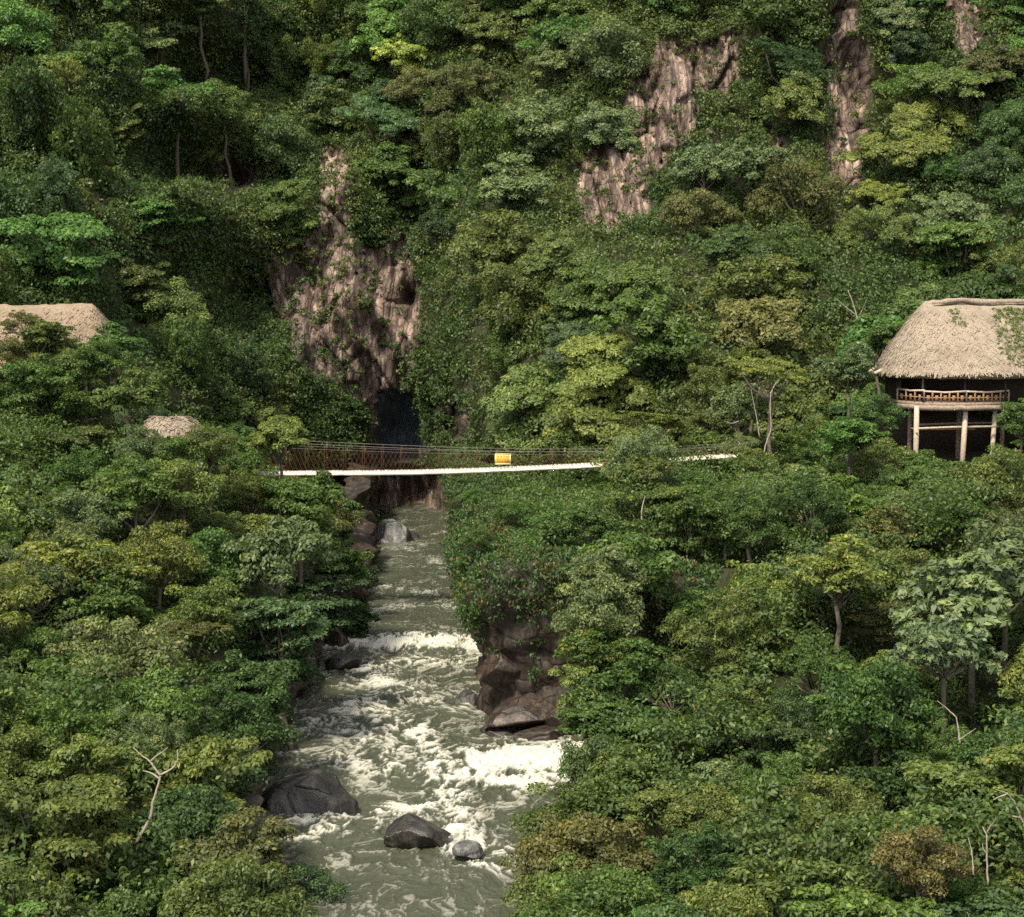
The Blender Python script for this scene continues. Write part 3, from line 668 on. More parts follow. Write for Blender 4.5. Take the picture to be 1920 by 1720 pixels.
# ------------------------------------------------------------------ ground cover: nobody could count it
def cover(name, pts, nrm, rad, n, ln, wd, cols, mat, label, lift=.5, droop=.4, seed=1, flat=.8):
    rg = np.random.default_rng(seed)
    v, f, tint = clump_leaves(pts, rad, n, ln, wd, rg, flat, lift, droop)
    o = obj(name, mesh(name, v, f, {'tint': tint}), mat); o.color = (*cols, 1)
    return tag(o, label, kind='stuff')
rg = np.random.default_rng(99)
q = np.r_[rg.uniform([-55, 4], [55, 54], (29000, 2)), rg.uniform([-40, 5], [-11, 50], (8000, 2))]; yb, rk = back_at(q[:, 0], q[:, 1])
px, py = proj(np.c_[q[:, 0], yb, q[:, 1]])
keep = (px > -60) & (px < 1980) & (py > -60) & (py < 960) & ((rk < .3) | (rg.random(len(px)) < .13)) & ~inpoly(px, py, CAVE)
q = q[keep]; yb = yb[keep]; 
part = vnoise(q[:, 0] * .22, q[:, 1] * .22, seed=5) + rg.normal(0, .25, len(q))  # noise patches split the shrubs into dark green and olive ones
for nm, sel, c, lb in (('mountain_foliage', part < 0, (.050, .084, .028), 'dark shrubs clothing the mountainside between trees'), ('olive_foliage', part >= 0, (.080, .106, .036), 'olive shrubs and creepers clothing the mountainside between trees')):
    p = np.c_[q[sel, 0], yb[sel] - .3 - 1.3 * rg.random(sel.sum()) ** 2, q[sel, 1]]
    cover(nm, p, None, rg.uniform(.4, 1.1, len(p)) ** 1.2 * np.where(back_at(p[:, 0], p[:, 2])[1] > .3, .62, 1), 50, .25, .5, c, M['leaf'], lb, .45, .6, 5)
for nm, H, edge, sgn, lb in (('left_undergrowth', HL, ledge, -1, 'dense undergrowth beneath trees of the bank under the long thatched roof'), ('right_undergrowth', HR, redge, 1, 'dense undergrowth beneath trees of the bank under the stilted hut')):
    y = rg.uniform(26, 100, 13000); x = edge(y) + sgn * rg.uniform(.9, 32, 13000)
    z = H(x, y); px, py = proj(np.c_[x, y, z + .5]); k = (px > -60) & (px < 1980) & (py < 1780)
    if sgn > 0: k &= ~((y > 83) & (x > 18.5) & (y < 92))
    mound = np.clip(.35 + 1.1 * vnoise(x * .42, y * .42, seed=63), .05, 1.1) * 2.9
    p = np.c_[x, y, z + mound * np.sqrt(rg.random(len(z))) * np.clip((np.abs(x - edge(y)) - .5) / 2, .2, 1) * np.where((x > 19) & (y > 76), .25, 1)][k]
    qx_, qy_ = proj(p); p = p[~((qx_ > 820) & (qx_ < 1160) & (qy_ < 925) & (p[:, 1] < 86.5))]
    cover(nm, p, None, rg.uniform(.35, .8, len(p)), 46, .17, .5, (.068, .106, .034), M['leaf'], lb, .6, .4, 6)
# the forest goes on beyond both sides
ex = []
for H, edge, sgn in ((HL, ledge, -1), (HR, redge, 1)):
    y = rg.uniform(24, 100, 9000); x = edge(y) + sgn * rg.uniform(3, 44, 9000); z = H(x, y)
    px, py = proj(np.c_[x, y, z]); k = ((px > -560) & (px < -70)) | ((px > 1990) & (px < 2480))
    ex.append(np.c_[x, y, z + 3.4 * rg.random(len(x)) * (.4 + .6 * np.abs(vnoise(x * .3, y * .3, seed=6)))][k])
q = np.c_[rg.uniform(-56, 56, 16000), rg.uniform(5, 56, 16000)]; yb, rk = back_at(q[:, 0], q[:, 1]); px, py = proj(np.c_[q[:, 0], yb, q[:, 1]])
k = (((px > -560) & (px < -50)) | ((px > 1970) & (px < 2480)))
ex.append(np.c_[q[:, 0], yb - 2.4 * rg.random(len(q)), q[:, 1]][k])
p = np.concatenate(ex)[:5200]
cover('forest_margin_foliage', p, None, rg.uniform(.6, 1.3, len(p)), 90, .24, .5, (.078, .104, .036), M['leaf'], 'forest continuing along both slopes past the huts', .6, .4, 26)
# creepers on the undercut wall
iv = rwall.reshape(-1, 3); s_i = np.repeat(np.arange(rwall.shape[0]), rwall.shape[1])
nz = vnoise(iv[:, 0] * .55 + iv[:, 1] * .55, iv[:, 2] * .22, seed=77) + .4 * vnoise(iv[:, 0] * 1.9 + iv[:, 1] * 1.9, iv[:, 2] * .5, seed=78)
hang = iv[:, 2] + 1.7 * nz - np.where(iv[:, 1] > 65.5, .5, 0)
k = (iv[:, 2] > 1.6) & (iv[:, 1] < 128) & (rg.random(len(iv)) < np.where(hang > 3.3, .75, np.where(hang > 2.4, .24, .015)))
p = iv[k] + np.c_[rnx[s_i[k]], rny[s_i[k]], np.zeros(k.sum())] * (rg.random((k.sum(), 1)) ** 2 * .5 + .03)
sel = rg.random(k.sum()) < .3
cover('wall_creeper_foliage', p[~sel], None, rg.uniform(.14, .42, (~sel).sum()), 28, .15, .5, (.044, .084, .027), M['leaf'], 'green creepers hanging over the undercut rock wall', .3, .9, 8)
cover('hanging_fern_foliage', p[sel], None, rg.uniform(.14, .34, sel.sum()), 24, .16, .4, (.090, .088, .030), M['leaf'], 'yellowish ferns hanging on the undercut rock wall', .3, 1.1, 18)
x = rg.uniform(-.8, 8, 2300); y = rg.uniform(62.6, 100, 2300); x = np.maximum(x, redge(y) + .5)
p = np.c_[x, y, HR(x, y) + .15]; p = p[(p[:, 1] < 80) | (rg.random(len(p)) < .7)]; p = p[~((proj(p)[1] < 922) & (p[:, 1] < 86.5))]
cover('ferny_ground_foliage', p, None, rg.uniform(.25, .55, len(p)), 60, .13, .42, (.056, .122, .028), M['leaf'], 'bright green ferny ground cover under the bridge', .7, .3, 9)
# shrubs along the foot of the banks, leaning over the water
y = np.r_[rg.uniform(27, 46, 300), rg.uniform(55, 62, 120), rg.uniform(84, 128, 260)]; x = ledge(y) - rg.uniform(-.5, 1.4, len(y))
p = np.c_[x, y, HL(x, y) * .5 + rg.uniform(.8, 2.2, len(y))]
p = p[~((p[:, 1] > 47) & (p[:, 1] < 52) & (rg.random(len(p)) < .8))]
cover('waterside_foliage', p, None, rg.uniform(.3, .6, len(p)), 60, .14, .5, (.038, .066, .026), M['leaf'], 'dark bushes leaning over the water along the rock foot', .4, .5, 10)

# ------------------------------------------------------------------ boulders
def rock_mesh(name, size, seed, facets=9, sub=5, box=1.0):
    import bmesh
    bm = bmesh.new(); bmesh.ops.create_icosphere(bm, subdivisions=sub, radius=1)
    v = np.array([q.co[:] for q in bm.verts]); f = np.array([[q.index for q in a.verts] for a in bm.faces]); bm.free()
    r = np.random.default_rng(seed)
    v = np.sign(v) * np.abs(v) ** box
    for k in range(facets):
        n = unit(r, 1)[0]; d = r.uniform(.50, .82); h = v @ n; v = v - np.maximum(h - d, 0)[:, None] * n * .985
    v = v * (1 + .055 * fbm(v[:, 0] * 1.6 + seed, v[:, 1] * 1.6, v[:, 2] * 1.6, o=5, seed=seed)[:, None] + .03 * facet(v[:, 0] * 4 + v[:, 2] * 2, v[:, 1] * 4 - v[:, 2] * 3, seed)[:, None] + .025 * fbm(v[:, 0] * 7 + seed, v[:, 1] * 7, v[:, 2] * 7, o=3, seed=seed + 1)[:, None])
    v = v / np.abs(v).max(0)
    return mesh(name, v * np.asarray(size), f)
def boulder(x0, x1, yt, yb, label, mat, seed, depth=1.0, shape=None, facets=9, zw=-.1, group=None, name='boulder'):
    b = W((x0 + x1) / 2, yb, zw); Yq = b[1]; wd = (x1 - x0) * Yq / F; top = P((x0 + x1) / 2, yt, Yq + wd * .3 * depth)
    h = (top[2] - zw) * .86
    me = rock_mesh('boulder', (wd / 2, wd / 2 * depth, h), seed, facets)
    if shape is not None:
        co = np.zeros(len(me.vertices) * 3, np.float32); me.vertices.foreach_get('co', co); co = co.reshape(-1, 3); co = shape(co / [wd / 2, wd / 2 * depth, h]) * [wd / 2, wd / 2 * depth, h]; me.vertices.foreach_set('co', co.astype(np.float32).ravel()); me.update()
    o = obj(name, me, mat, None, (b[0], b[1] + wd * .42 * depth, zw)); return tag(o, label, 'rock', group)
def peak(c):
    c = c.copy(); u = np.interp(c[:, 0], [-1, -.55, .05, .35, .75, 1], [.50, .72, .98, .80, .40, .08]); c[:, 2] = np.where(c[:, 2] > 0, c[:, 2] * u * 1.05, c[:, 2]); return c
def hump(c):
    c = c.copy(); u = np.interp(c[:, 0], [-1, -.6, -.2, .3, .8, 1], [.15, .7, 1.0, .8, .5, .15]); c[:, 2] = np.where(c[:, 2] > 0, c[:, 2] * u * 1.05, c[:, 2]); return c
boulder(478, 684, 1440, 1518, 'big peaked dark boulder at the water edge under overhanging trees', M['boulder'], 3, .7, peak, 16)
boulder(708, 846, 1530, 1584, 'humped dark boulder in midstream with water sliding past', M['boulder'], 5, .75, hump, 18)
boulder(846, 908, 1576, 1603, 'small grey boulder standing just downstream of the humped boulder', M['greyrock'], 9, .8, None, 8)
boulder(606, 678, 1224, 1252, 'rounded dark rock breaking the white lip of the rapid', M['boulder'], 12, .8, None, 6, .1)
boulder(690, 780, 962, 1027, 'large pale grey boulder with a dark wet top in the gorge', M['greyrock'], 15, .9, None, 8, .1)
boulder(706, 748, 1008, 1028, 'small pinkish stone at the foot of the large grey boulder', M['greyrock'], 18, .8, None, 7, .1)
boulder(748, 790, 996, 1018, 'low dark stone beside the large grey boulder', M['boulder'], 19, .8, None, 7, .1)
boulder(850, 905, 1288, 1328, 'black wet rock jutting into the current below the rock wall', M['boulder'], 22, .9, None, 8)
boulder(560, 616, 1338, 1360, 'low brown rock nearly covered by the rapid', M['redrock'], 24, .7, None, 7)
boulder(604, 664, 1172, 1215, 'brown rock under the branches at the end of the white lip', M['redrock'], 26, .8, None, 8, .1)
def slab(px, py, Yq, sz, rot, seed, label, mat, facets=10, name='rock'):
    o = obj(name, rock_mesh('slab', sz, seed, facets, 5, .62), mat, None, P(px, py, Yq)); o.rotation_euler = rot; return tag(o, label, 'rock')
slab(940, 1255, 63.6, (1.35, 1.2, .95), (.1, .12, .2), 31, 'rounded dark brown rock bulging at the corner of the rock wall', M['redrock'], 14)
slab(985, 1330, 62.3, (1.75, 1.3, .62), (.22, -.10, .1), 33, 'tilted brown ledge of bedded rock above the white chute', M['redrock'], 20)
slab(1025, 1258, 63.0, (1.4, 1.0, .85), (.1, .2, -.3), 34, 'cracked brown rock wedged above the tilted ledge', M['redrock'], 20)
slab(942, 1375, 61.8, (.95, .8, .5), (.05, .1, .1), 36, 'black wet rock at the foot of the tilted ledge', M['boulder'], 18)
slab(1012, 1382, 61.3, (1.15, .7, .42), (.1, -.1, .4), 38, 'flat grey brown rock lying along the top of the white chute', M['redrock'], 20)
slab(1042, 1350, 61.6, (.6, .7, .6), (.1, .3, .4), 39, 'reddish block half hidden by leaves beside the chute', M['redrock'], 20)
slab(660, 950, 112, (1.3, 1.2, 2.2), (0, .25, .2), 41, 'leaning tan outcrop above the large grey boulder', M['wall'], 13, 'outcrop')
slab(676, 990, 116, (.9, 1.0, 1.2), (0, .3, .5), 43, 'jagged brown outcrop behind the large grey boulder', M['redrock'], 12, 'outcrop')

# ------------------------------------------------------------------ suspension bridge
BY = 85.0
dx = np.array([455, 560, 640, 700, 780, 850, 930, 1000, 1070, 1130, 1200, 1270, 1350, 1400]); dy = np.array([891, 888.5, 888.5, 888, 887, 885, 882, 879, 876, 873, 868.5, 863.5, 857.5, 853])
dp = np.array([P(a, b, BY) for a, b in zip(dx, dy)])
dxx = np.arange(dp[0, 0], dp[-1, 0], .25); dz = np.interp(dxx, dp[:, 0], dp[:, 2]); dz = np.convolve(np.pad(dz, 6, 'edge'), np.ones(13) / 13, 'valid')
br = empty('suspension_bridge', (dxx[len(dxx) // 2], BY + .6, dz[len(dz) // 2]), 'narrow suspension footbridge with a pale plank deck across the gorge', 'bridge')
def under(o, par=None):
    o.parent = par or br
    base = Vector((0, 0, 0)); q = o.parent
    while q: base += q.location; q = q.parent
    o.location = o.location - base; return o
mb = MB(); 
for i, xx in enumerate(np.arange(dp[0, 0], dp[-1, 0], .20)):
    mb.box((xx + .1, BY + .6 + rng.normal(0, .015), np.interp(xx, dxx, dz) + .05 + rng.normal(0, .006)), (.185, 1.22, .045))
under(obj('deck_planks', mb.mesh('deck_planks'), M['plank']))
for yq in (BY - .04, BY + 1.24):
    mb = MB(); mb.tube(np.c_[dxx, np.full(len(dxx), yq), dz - .03 + rng.normal(0, .006, len(dxx))], .088, 6); under(obj('edge_beam', mb.mesh('edge_beam'), M['plank']))
cx = np.array([455, 590, 740, 880, 1000, 1140, 1250, 1400]); cy = np.array([830, 826, 842, 849, 848, 844, 842, 836])
cp = np.array([P(a, b, BY) for a, b in zip(cx, cy)])
co = np.polyfit(cp[:, 0], cp[:, 2], 3)
for yq, dzz in ((BY, 0), (BY + 1.2, .05)):
    cz = np.polyval(co, dxx) + dzz
    mb = MB(); mb.tube(np.c_[dxx, np.full(len(dxx), yq), cz], .011, 5); hc = under(obj('handrail_cable', mb.mesh('handrail_cable'), M['steel']))
    mb = MB(); mb.tube(np.c_[dxx, np.full(len(dxx), yq), cz * .83 + dz * .17], .007, 4); under(obj('lower_cable', mb.mesh('lower_cable'), M['steel']))
    mb = MB(); mt = MB()
    for sg in (-1, 1):
        for xx in np.arange(dxx[0] + .6, dxx[-1] - .6, .24):
            x2 = xx + sg * .55; z0 = np.interp(xx, dxx, dz); z1 = np.interp(x2, dxx, cz)
            mb.tube([[xx, yq, z0], [x2, yq, z0 + (z1 - z0) * .80]], .0048, 3, False)
    under(obj('wire_netting', mb.mesh('wire_netting'), M['rust']))
    for xx in np.arange(dxx[0] + .3, dxx[-1], 1.0):
        mt.tube([[xx, yq, np.interp(xx, dxx, dz)], [xx, yq, np.interp(xx, dxx, cz)]], .009, 4)
    under(obj('hanger_rope', mt.mesh('hanger_rope'), M['rust']))
for xx in (dxx[0], dxx[-1]):
    z0 = np.interp(xx, dxx, dz)
    for yq in (BY - .05, BY + 1.25):
        mb = MB(); mb.tube([[xx, yq, z0 - 3], [xx, yq, z0 + .9]], .10, 8); under(obj('anchor_post', mb.mesh('anchor_post'), M['wood']))
# the yellow sign wired to the netting
s0, s1 = P(928, 871, BY - .06), P(957.5, 851, BY - .06); sw, sh = s1[0] - s0[0], s1[2] - s0[2]; sc_ = (s0 + s1) / 2
sg = empty('warning_sign', (sc_[0], BY - .06, s0[2]), 'small yellow notice board wired to the bridge netting', 'sign')
mb = MB(); mb.box((0, 0, sh / 2), (sw, .03, sh)); obj('board', mb.mesh('board'), M['yellow'], sg)
mb = MB()
for c, d in (((0, -.02, .02), (sw, .02, .045)), ((0, -.02, sh - .02), (sw, .02, .045)), ((-sw / 2 + .02, -.02, sh / 2), (.045, .02, sh - .09)), ((sw / 2 - .02, -.02, sh / 2), (.045, .02, sh - .09))): mb.box(c, d)
obj('border', mb.mesh('border'), M['cream'], sg)
mb = MB()
for row, (zz, hh, segs) in enumerate(((.73, .11, [(-.30, -.20), (-.13, -.04), (.04, .09), (.15, .24), (.27, .31)]), (.50, .05, [(-.30, -.16), (-.12, .02), (.06, .14), (.18, .30)]), (.34, .07, [(-.30, -.22), (-.18, -.02), (.02, .20)]), (.17, .04, [(-.18, -.04), (0, .16)]))):
    for a, b in segs:
        mb.box(((a + b) / 2, -.018, zz * sh), (b - a, .008, hh * .35)); mb.box((a + .012, -.019, zz * sh + .01), (.02, .008, hh)); mb.box((b - .02, -.019, zz * sh - .01), (.02, .008, hh * .8))
obj('lettering', mb.mesh('lettering'), M['red'], sg)

# ------------------------------------------------------------------ thatched roofs
def thatch_roof(rx, ry, ridge, zr, ze, seed, thick=.32, straws=5200, sag=.10, power=2.6, bulge=.12, strawl=.34):
    """hip roof of thatch on a rounded plan, local to the middle of its ridge line; returns a mesh"""
    r = np.random.default_rng(seed); nu, nv = 160, 40
    a = np.linspace(0, 2 * np.pi, nu, endpoint=False); ca, sa = np.cos(a), np.sin(a)
    ex = rx * np.sign(ca) * np.abs(ca) ** (2 / power); ey = ry * np.sign(sa) * np.abs(sa) ** (2 / power)
    ix = np.clip(ex * ridge / rx * 1.25, -ridge, ridge); iy = np.zeros(nu)
    t = np.linspace(0, 1, nv)
    def surf(A, T):
        EX, EY, IX = np.interp(A, a, ex, period=2 * np.pi), np.interp(A, a, ey, period=2 * np.pi), np.interp(A, a, ix, period=2 * np.pi)
        x = IX + (EX - IX) * T; y = EY * T
        z = zr + (ze - zr) * (T ** 1.08) + bulge * np.sin(np.pi * T) - sag * np.exp(-(IX / (ridge * .5 + .1)) ** 2) * (1 - T)
        z = z + .07 * fbm(x * 1.1 + seed, y * 1.1, o=4, seed=seed) + .03 * fbm(x * 5, y * 5, o=2, seed=seed + 3) - .16 * sstep(.9, 1, T)
        return np.stack([x, y, z], -1)
    A, T = np.meshgrid(a, t, indexing='ij')
    top = surf(A, T)
    bot = top[:, ::-1].copy(); bot[..., 2] -= thick * (1 - .6 * (1 - T[:, ::-1])); bot[:, :1, :2] *= .985; bot[:, 1:, :2] *= .97
    v = np.concatenate([top, bot], 1); n2 = nv * 2
    mbb = MB(); mbb.add(v.reshape(-1, 3), grid_faces(nu, n2, True)[:, ::-1])
    # straws lying down the slope
    sa_ = r.uniform(0, 2 * np.pi, straws); st = np.sqrt(r.uniform(.004, 1.0, straws)); st = np.where(r.random(straws) < .22, r.uniform(.93, 1.0, straws), st)
    p = surf(sa_, st); p2 = surf(sa_ + r.normal(0, .012, straws), np.minimum(st + .02, 1.02)); d = p2 - p; d /= np.linalg.norm(d, axis=1, keepdims=True) + 1e-9
    e = surf(sa_ + .01, st) - p; e /= np.linalg.norm(e, axis=1, keepdims=True) + 1e-9
    nn = np.cross(e, d); nn *= np.sign(nn[:, 2:3] + 1e-9)
    L = strawl * r.uniform(.6, 1.4, straws)[:, None]; Wd = .035 * r.uniform(.6, 1.6, straws)[:, None]
    b0 = p + nn * .01; b1 = p + d * L + nn * (.05 * r.uniform(.3, 1.8, straws)[:, None]) - np.array([0, 0, .03])
    sv = np.stack([b0 - e * Wd, b0 + e * Wd, b1 + e * Wd * .6, b1 - e * Wd * .6], 1).reshape(-1, 3)
    mbb.add(sv, np.arange(4 * straws).reshape(-1, 4))
    return mbb.mesh('thatch'), surf
def L2(o, px, py, Yq): return Vector(P(px, py, Yq)) - o.location
# the stilted hut
hx, hy = 25.1, 88.2; gz = float(P(1800, 838, 85)[2]) - .4
hut = empty('stilted_hut', (hx, hy, gz), 'wooden hut on stilts under a big steep thatched roof', 'hut')
zr = P(1800, 566, hy)[2] - gz; ze = P(1800, 707, hy - 4)[2] - gz + .42
me, surf1 = thatch_roof(5.3, 4.0, 2.75, zr, ze, 5, .38, 9000, .10, 2.25)
roof = obj('roof', me, M['thatch'], hut)
mb = MB(); k = np.linspace(0, 1, 15); rx_ = -2.75 + 5.5 * k; zz = zr + .02 - .0 * k + np.interp(k, [0, .3, .37, .55, 1], [-.16, .06, .08, -.05, .0])
mb.tube(np.c_[rx_, np.zeros(15), zz], .15 + rng.normal(0, .02, 15), 9)
obj('ridge_cap', mb.mesh('ridge_cap'), M['thatch'], roof)
mb = MB(); mb.tube(np.c_[rx_, np.full(15, -.24), zz - .16], .05, 6); obj('ridge_pole', mb.mesh('ridge_pole'), M['darkwood'], roof)
# deck: front corner, long front edge bowed, side going back
dk = [L2(hut, 1683, 752, 87.0), L2(hut, 1733, 761, 84.6), L2(hut, 1812, 759, 84.4), L2(hut, 1892, 750, 85.2)]
zd = dk[1].z
poly = [(dk[0].x, dk[0].y), (dk[1].x, dk[1].y), (dk[2].x, dk[2].y - .05), (dk[3].x, dk[3].y), (dk[3].x + .3, 3.0), (dk[0].x, 3.0)]
def slabpoly(poly, z0, z1):
    n = len(poly); v = [(x, y, z0) for x, y in poly] + [(x, y, z1) for x, y in poly]
    m = MB(); m.add(v, [[i, (i + 1) % n, n + (i + 1) % n, n + i] for i in range(n)])
    m.f3.append(np.array([[n, n + i, n + i + 1] for i in range(1, n - 1)] + [[0, i + 1, i] for i in range(1, n - 1)])); return m
obj('deck', slabpoly(poly, zd, zd + .16).mesh('deck'), M['wood'], hut)
mb = MB(); fr = [Vector((x, y, zd - .16)) for x, y in poly[:4]]
fx = np.interp(np.linspace(0, 1, 22), np.linspace(0, 1, 4), [q.x for q in fr]); fy = np.interp(np.linspace(0, 1, 22), np.linspace(0, 1, 4), [q.y for q in fr])
mb.tube(np.c_[fx, fy - .05, np.full(22, zd - .12) + rng.normal(0, .012, 22)], .15, 7); obj('deck_beam', mb.mesh('deck_beam'), M['wood'], hut)
zt = zd + .16
def railing(p, q, hh, nm_post, top_mat):
    m = MB(); m.tube([(p[0], p[1], zt + hh + .03), ((p[0] + q[0]) / 2, (p[1] + q[1]) / 2, zt + hh - .03), (q[0], q[1], zt + hh + .04)], .055, 6)
    r0 = obj('handrail', m.mesh('handrail'), top_mat, hut)
    m = MB(); m.tube([(p[0], p[1], zt + hh * .45), (q[0], q[1], zt + hh * .45)], .03, 5); obj('lower_rail', m.mesh('lower_rail'), M['wood'], r0)
    for j in range(nm_post + 1):
        u = j / nm_post; m = MB(); m.tube([(p[0] + (q[0] - p[0]) * u, p[1] + (q[1] - p[1]) * u, zt), (p[0] + (q[0] - p[0]) * u, p[1] + (q[1] - p[1]) * u, zt + hh)], .05, 6)
        obj('baluster', m.mesh('baluster'), M['warmwood'] if 0 < j < nm_post else M['wood'], r0)
        if j < nm_post and j % 1 == 0:
            u = (j + .5) / nm_post; m = MB(); c = np.array([p[0] + (q[0] - p[0]) * u, p[1] + (q[1] - p[1]) * u, zt + hh * .42]); m.box(c, (.16, .06, hh * .5), math.atan2(q[1] - p[1], q[0] - p[0])); obj('rail_panel', m.mesh('rail_panel'), M['warmwood'], r0)
pr = [(x, y + .08) for x, y in poly]
railing(pr[1], pr[2], .56, 5, M['palewood']); railing(pr[2], pr[3], .56, 5, M['palewood']); railing(pr[0], pr[1], .60, 3, M['palewood'])
for a, b, ln_, rr, mt in ((1719, 84.9, 0, .135, 'palewood'), (1811, 84.7, .05, .135, 'palewood'), (1866, 85.3, .03, .12, 'palewood'), (1707, 88, 0, .12, 'wood'), (1798, 88, 0, .12, 'wood'), (1880, 88, 0, .12, 'wood')):
    t0 = L2(hut, a, 765, b); m = MB(); m.tube([(t0.x - .16 * (ln_ > 0), t0.y, -1.6), (t0.x, t0.y, zd - .02)], [rr * 1.08, rr], 9); obj('stilt', m.mesh('stilt'), M[mt], hut)
for z_, y_, mt in ((806, 84.85, 'palewood'), (799, 86.2, 'wood')):
    p, q = L2(hut, 1715, z_ - 2, y_), L2(hut, 1868, z_ - 6, y_); m = MB(); m.tube([p, (p + q) / 2 + Vector((0, 0, .03)), q], .06, 6); obj('brace', m.mesh('brace'), M[mt], hut)
p, q = L2(hut, 1708, 800, 87.6), L2(hut, 1719, 812, 84.7); m = MB(); m.tube([p, q], .05, 6); obj('brace', m.mesh('brace'), M['wood'], hut)
p = L2(hut, 1710, 806, 85.6); m = MB(); m.box((p.x + 1.7, p.y + .5, p.z + .03), (3.2, 1.4, .06)); obj('platform', m.mesh('platform'), M['warmwood'], hut)
m = MB(); m.box((-.2, 1.9, (zt + ze) / 2 + .2), (8.4, .14, ze - zt + 1.0)); m.box((-4.2, .6, (zt + ze) / 2 + .1), (.12, 2.6, ze - zt + .6)); obj('wall', m.mesh('wall'), M['darkwood'], hut)
m = MB(); m.box((-.2, 3.4, zd / 2 - .5), (8.6, .2, zd + 1)); obj('lower_wall', m.mesh('lower_wall'), M['darkwood'], hut)
for px_ in (1733, 1812, 1888):
    t0 = L2(hut, px_, 740, 84.9); m = MB(); m.tube([(t0.x, t0.y + .25, zt), (t0.x, t0.y + .35, ze - .12)], .07, 7); obj('roof_post', m.mesh('roof_post'), M['darkwood'], hut)
for px_ in (1808, 1826):
    t0 = L2(hut, px_, 706, 86.6); m = MB(); m.box((t0.x, t0.y, t0.z), (.36, .05, .22)); obj('window_pane', m.mesh('window_pane'), M['greyrock'], hut)
p, q = L2(hut, 1606, 700, 88), L2(hut, 1645, 690, 88)
for a, b in (((1604, 688), (1605, 708)), ((1610, 712), (1634, 700)), ((1618, 708), (1642, 688)), ((1640, 700), (1662, 690))):
    m = MB(); m.tube([L2(hut, a[0], a[1], 87), L2(hut, b[0], b[1], 87.6)], .09, 7); obj('roof_pole', m.mesh('roof_pole'), M['palewood'], hut)
# weeds on the thatch
r = np.random.default_rng(4); A_ = r.uniform(4.1, 6.1, 5000); T_ = r.uniform(.15, .97, 5000); q = surf1(A_, T_)
k = (fbm(q[:, 0] * .55, q[:, 2] * .55, seed=9, o=3) + .33 * (q[:, 0] - .7) - .25 * np.abs(T_ - .6) + .25 * rng.random(len(q)) > .0) & (q[:, 0] < 5) 
q = q[k][:1500] + np.array([hx, hy, gz + .04])
cover('roof_weeds', q, None, r.uniform(.06, .17, len(q)), 9, .12, .34, (.10, .145, .035), M['leaf'], 'green weeds sprouting on the big thatched roof', .6, .2, 12)
# the long roof on the other bank
ly = 81.5; lx = P(64, 600, ly)[0]; lz = float(P(40, 690, 79)[2]) - 2.3
lh = empty('thatched_lodge', (lx, ly, lz), 'long low thatched lodge half hidden behind branches on the wooded bank', 'hut')
zr2 = P(60, 570, ly)[2] - lz; ze2 = P(130, 640, ly - 2.4)[2] - lz + .1
me, _s = thatch_roof(4.15, 2.7, 2.9, zr2, ze2, 8, .42, 5200, .06, 2.4, .10)
obj('roof', me, M['thatch_lodge'], lh)
me, _s = thatch_roof(4.0, 3.5, 3.3, ze2 + .05, P(60, 690, ly - 3)[2] - lz + .1, 9, .3, 4200, .0, 2.6, .06)
obj('lower_roof', me, M['thatch_old'], lh)
m = MB(); m.box((0, .3, ze2 * .4 - .2), (6.4, 3.6, ze2 * .8)); obj('wall', m.mesh('wall'), M['darkwood'], lh)
m = MB(); m.box((0, -2.3, .55), (7.0, .7, .12)); obj('deck', m.mesh('deck'), M['wood'], lh)
for xx in (-3.2, -1.1, 1.0, 3.1):
    m = MB(); m.tube([(xx, -2.3, -1.5), (xx, -2.3, ze2 - .6)], .1, 7); obj('post', m.mesh('post'), M['wood'], lh)
# small round roof
sy = 71.5; p = P(322, 815, sy); gz2 = float(HL(np.array(p[0]), np.array(sy)))
sh_ = empty('small_thatched_hut', (p[0], sy, gz2), 'small pinkish thatched roof poking out of the trees', 'hut')
me, _s = thatch_roof(1.35, 1.2, .55, P(322, 781, sy)[2] - gz2, P(322, 812, sy - 1)[2] - gz2 + .1, 12, .22, 1800, .02, 2.0, .14, .22)
obj('roof', me, M['thatch'], sh_)
for xx, yq in ((-.9, -.6), (.9, -.6), (-.9, .7), (.9, .7)):
    m = MB(); m.tube([(xx, yq, -.5), (xx, yq, P(322, 810, sy)[2] - gz2)], .06, 6); obj('post', m.mesh('post'), M['wood'], sh_)

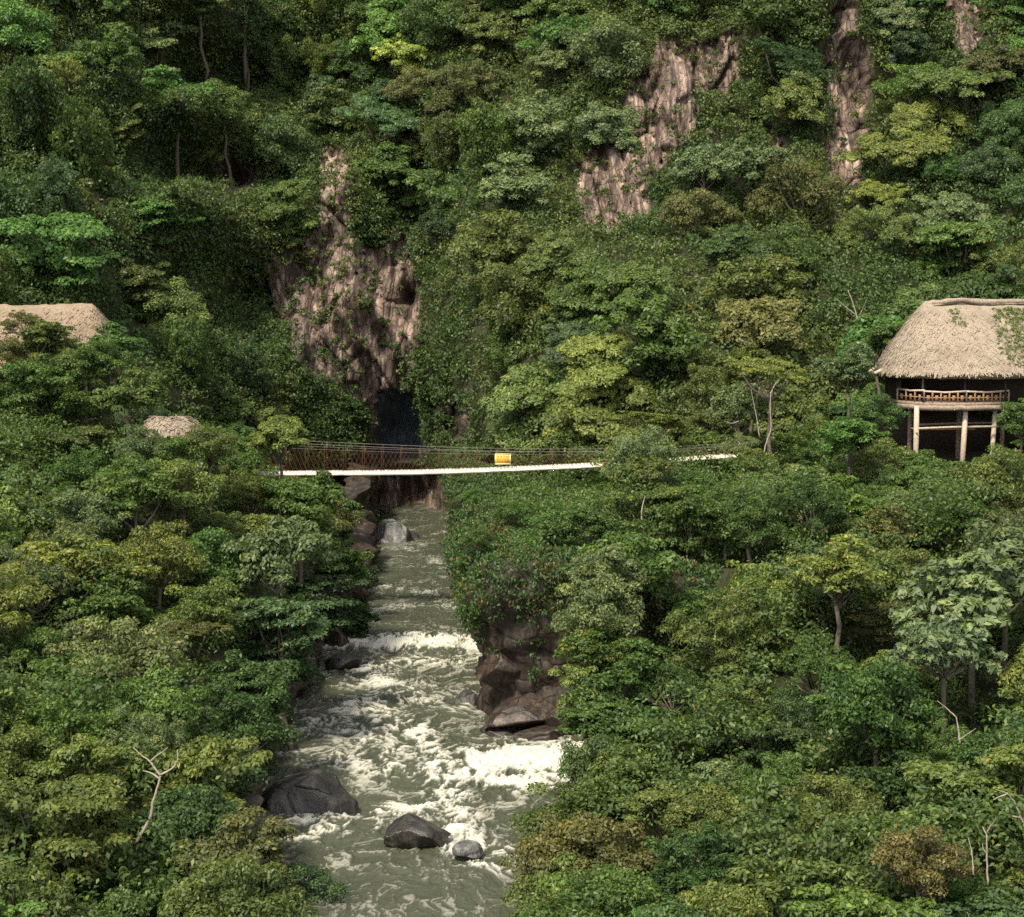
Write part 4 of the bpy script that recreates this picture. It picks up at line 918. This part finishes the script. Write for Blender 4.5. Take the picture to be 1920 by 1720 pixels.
# ------------------------------------------------------------------ bare branches
def bare(name, label, strokes, Yq, r0, grp=None):
    b = P(*strokes[0][0], Yq); o = empty(name, b, label, 'tree', grp); rg = np.random.default_rng(3)
    for k, st in enumerate(strokes):
        pts = np.array([P(a, c, Yq + (.35 * math.sin(k * 2.1) * j / len(st))) - b for j, (a, c) in enumerate(st)])
        tt_ = np.linspace(0, 1, len(pts)); uu = np.linspace(0, 1, len(pts) * 4); pts = np.stack([np.interp(uu, tt_, pts[:, m]) for m in range(3)], 1)
        for _ in range(3): pts[1:-1] = (pts[:-2] + 2 * pts[1:-1] + pts[2:]) / 4
        pts[1:-1] += rg.normal(0, .003, pts[1:-1].shape)
        m = MB(); m.tube(pts, np.linspace(r0 if k == 0 else r0 * .72, r0 * (.62 if k == 0 else .25), len(pts)), 7); obj('trunk' if k == 0 else 'branch', m.mesh('branch', True), M['pale_bark'], o)
    return o
bare('bare_tree', 'bare pale tree with a crooked trunk and forked leafless branches', [[(255,1580),(270,1555),(284,1530),(286,1505),(292,1490),(297,1470),(301,1455)],[(301,1455),(290,1440),(282,1428),(262,1414),(250,1402)],[(283,1428),(292,1418),(306,1410),(314,1402)],[(301,1453),(318,1445),(330,1435),(334,1420),(333,1406)],[(299,1460),(285,1450),(268,1445)]], 35.4, .036)
bare('leafless_tree', 'leafless grey tree with thin upright branches near the lower corner', [[(1852,1660),(1850,1610),(1850,1565)],[(1850,1565),(1842,1550)],[(1850,1562),(1860,1545),(1868,1535)],[(1848,1600),(1843,1590),(1842,1582)],[(1825,1640),(1823,1600),(1815,1570)]], 34.5, .024)
bare('slanting_tree', 'slim pale tree forking above the deep green crowns below the silvery tree', [[(1800,1395),(1797,1370),(1793,1345)],[(1793,1345),(1775,1328),(1757,1314)],[(1797,1388),(1812,1378),(1830,1366)]], 40, .024)
bare('forked_tree', 'pale forked tree standing in front of the flat topped tree', [[(1432,850),(1438,825),(1447,805),(1444,770),(1445,735)],[(1424,820),(1420,790),(1414,760),(1408,730)],[(1385,790),(1372,795),(1358,790)],[(1444,740),(1452,722),(1462,712)]], 79, .036)
bare('twisted_tree', 'pale three stemmed tree leaning beside the big thatched roof', [[(1608,600),(1603,580),(1596,560),(1590,545)],[(1604,590),(1588,578),(1568,560)],[(1610,594),(1618,578),(1625,562)]], 87, .036)
bare('stump_tree', 'short pale broken trunk standing above the mossy rock wall', [[(1209,1012),(1206,990),(1203,972)],[(1203,974),(1204,950),(1210,930)]], 64, .05)
bare('white_branch', 'white dead branch overhanging dark shade near the lower corner', [[(1925,1560),(1915,1535),(1905,1510)],[(1914,1533),(1895,1530),(1876,1522)],[(1906,1510),(1890,1488),(1866,1480)],[(1890,1488),(1872,1495),(1862,1500)]], 37, .03)
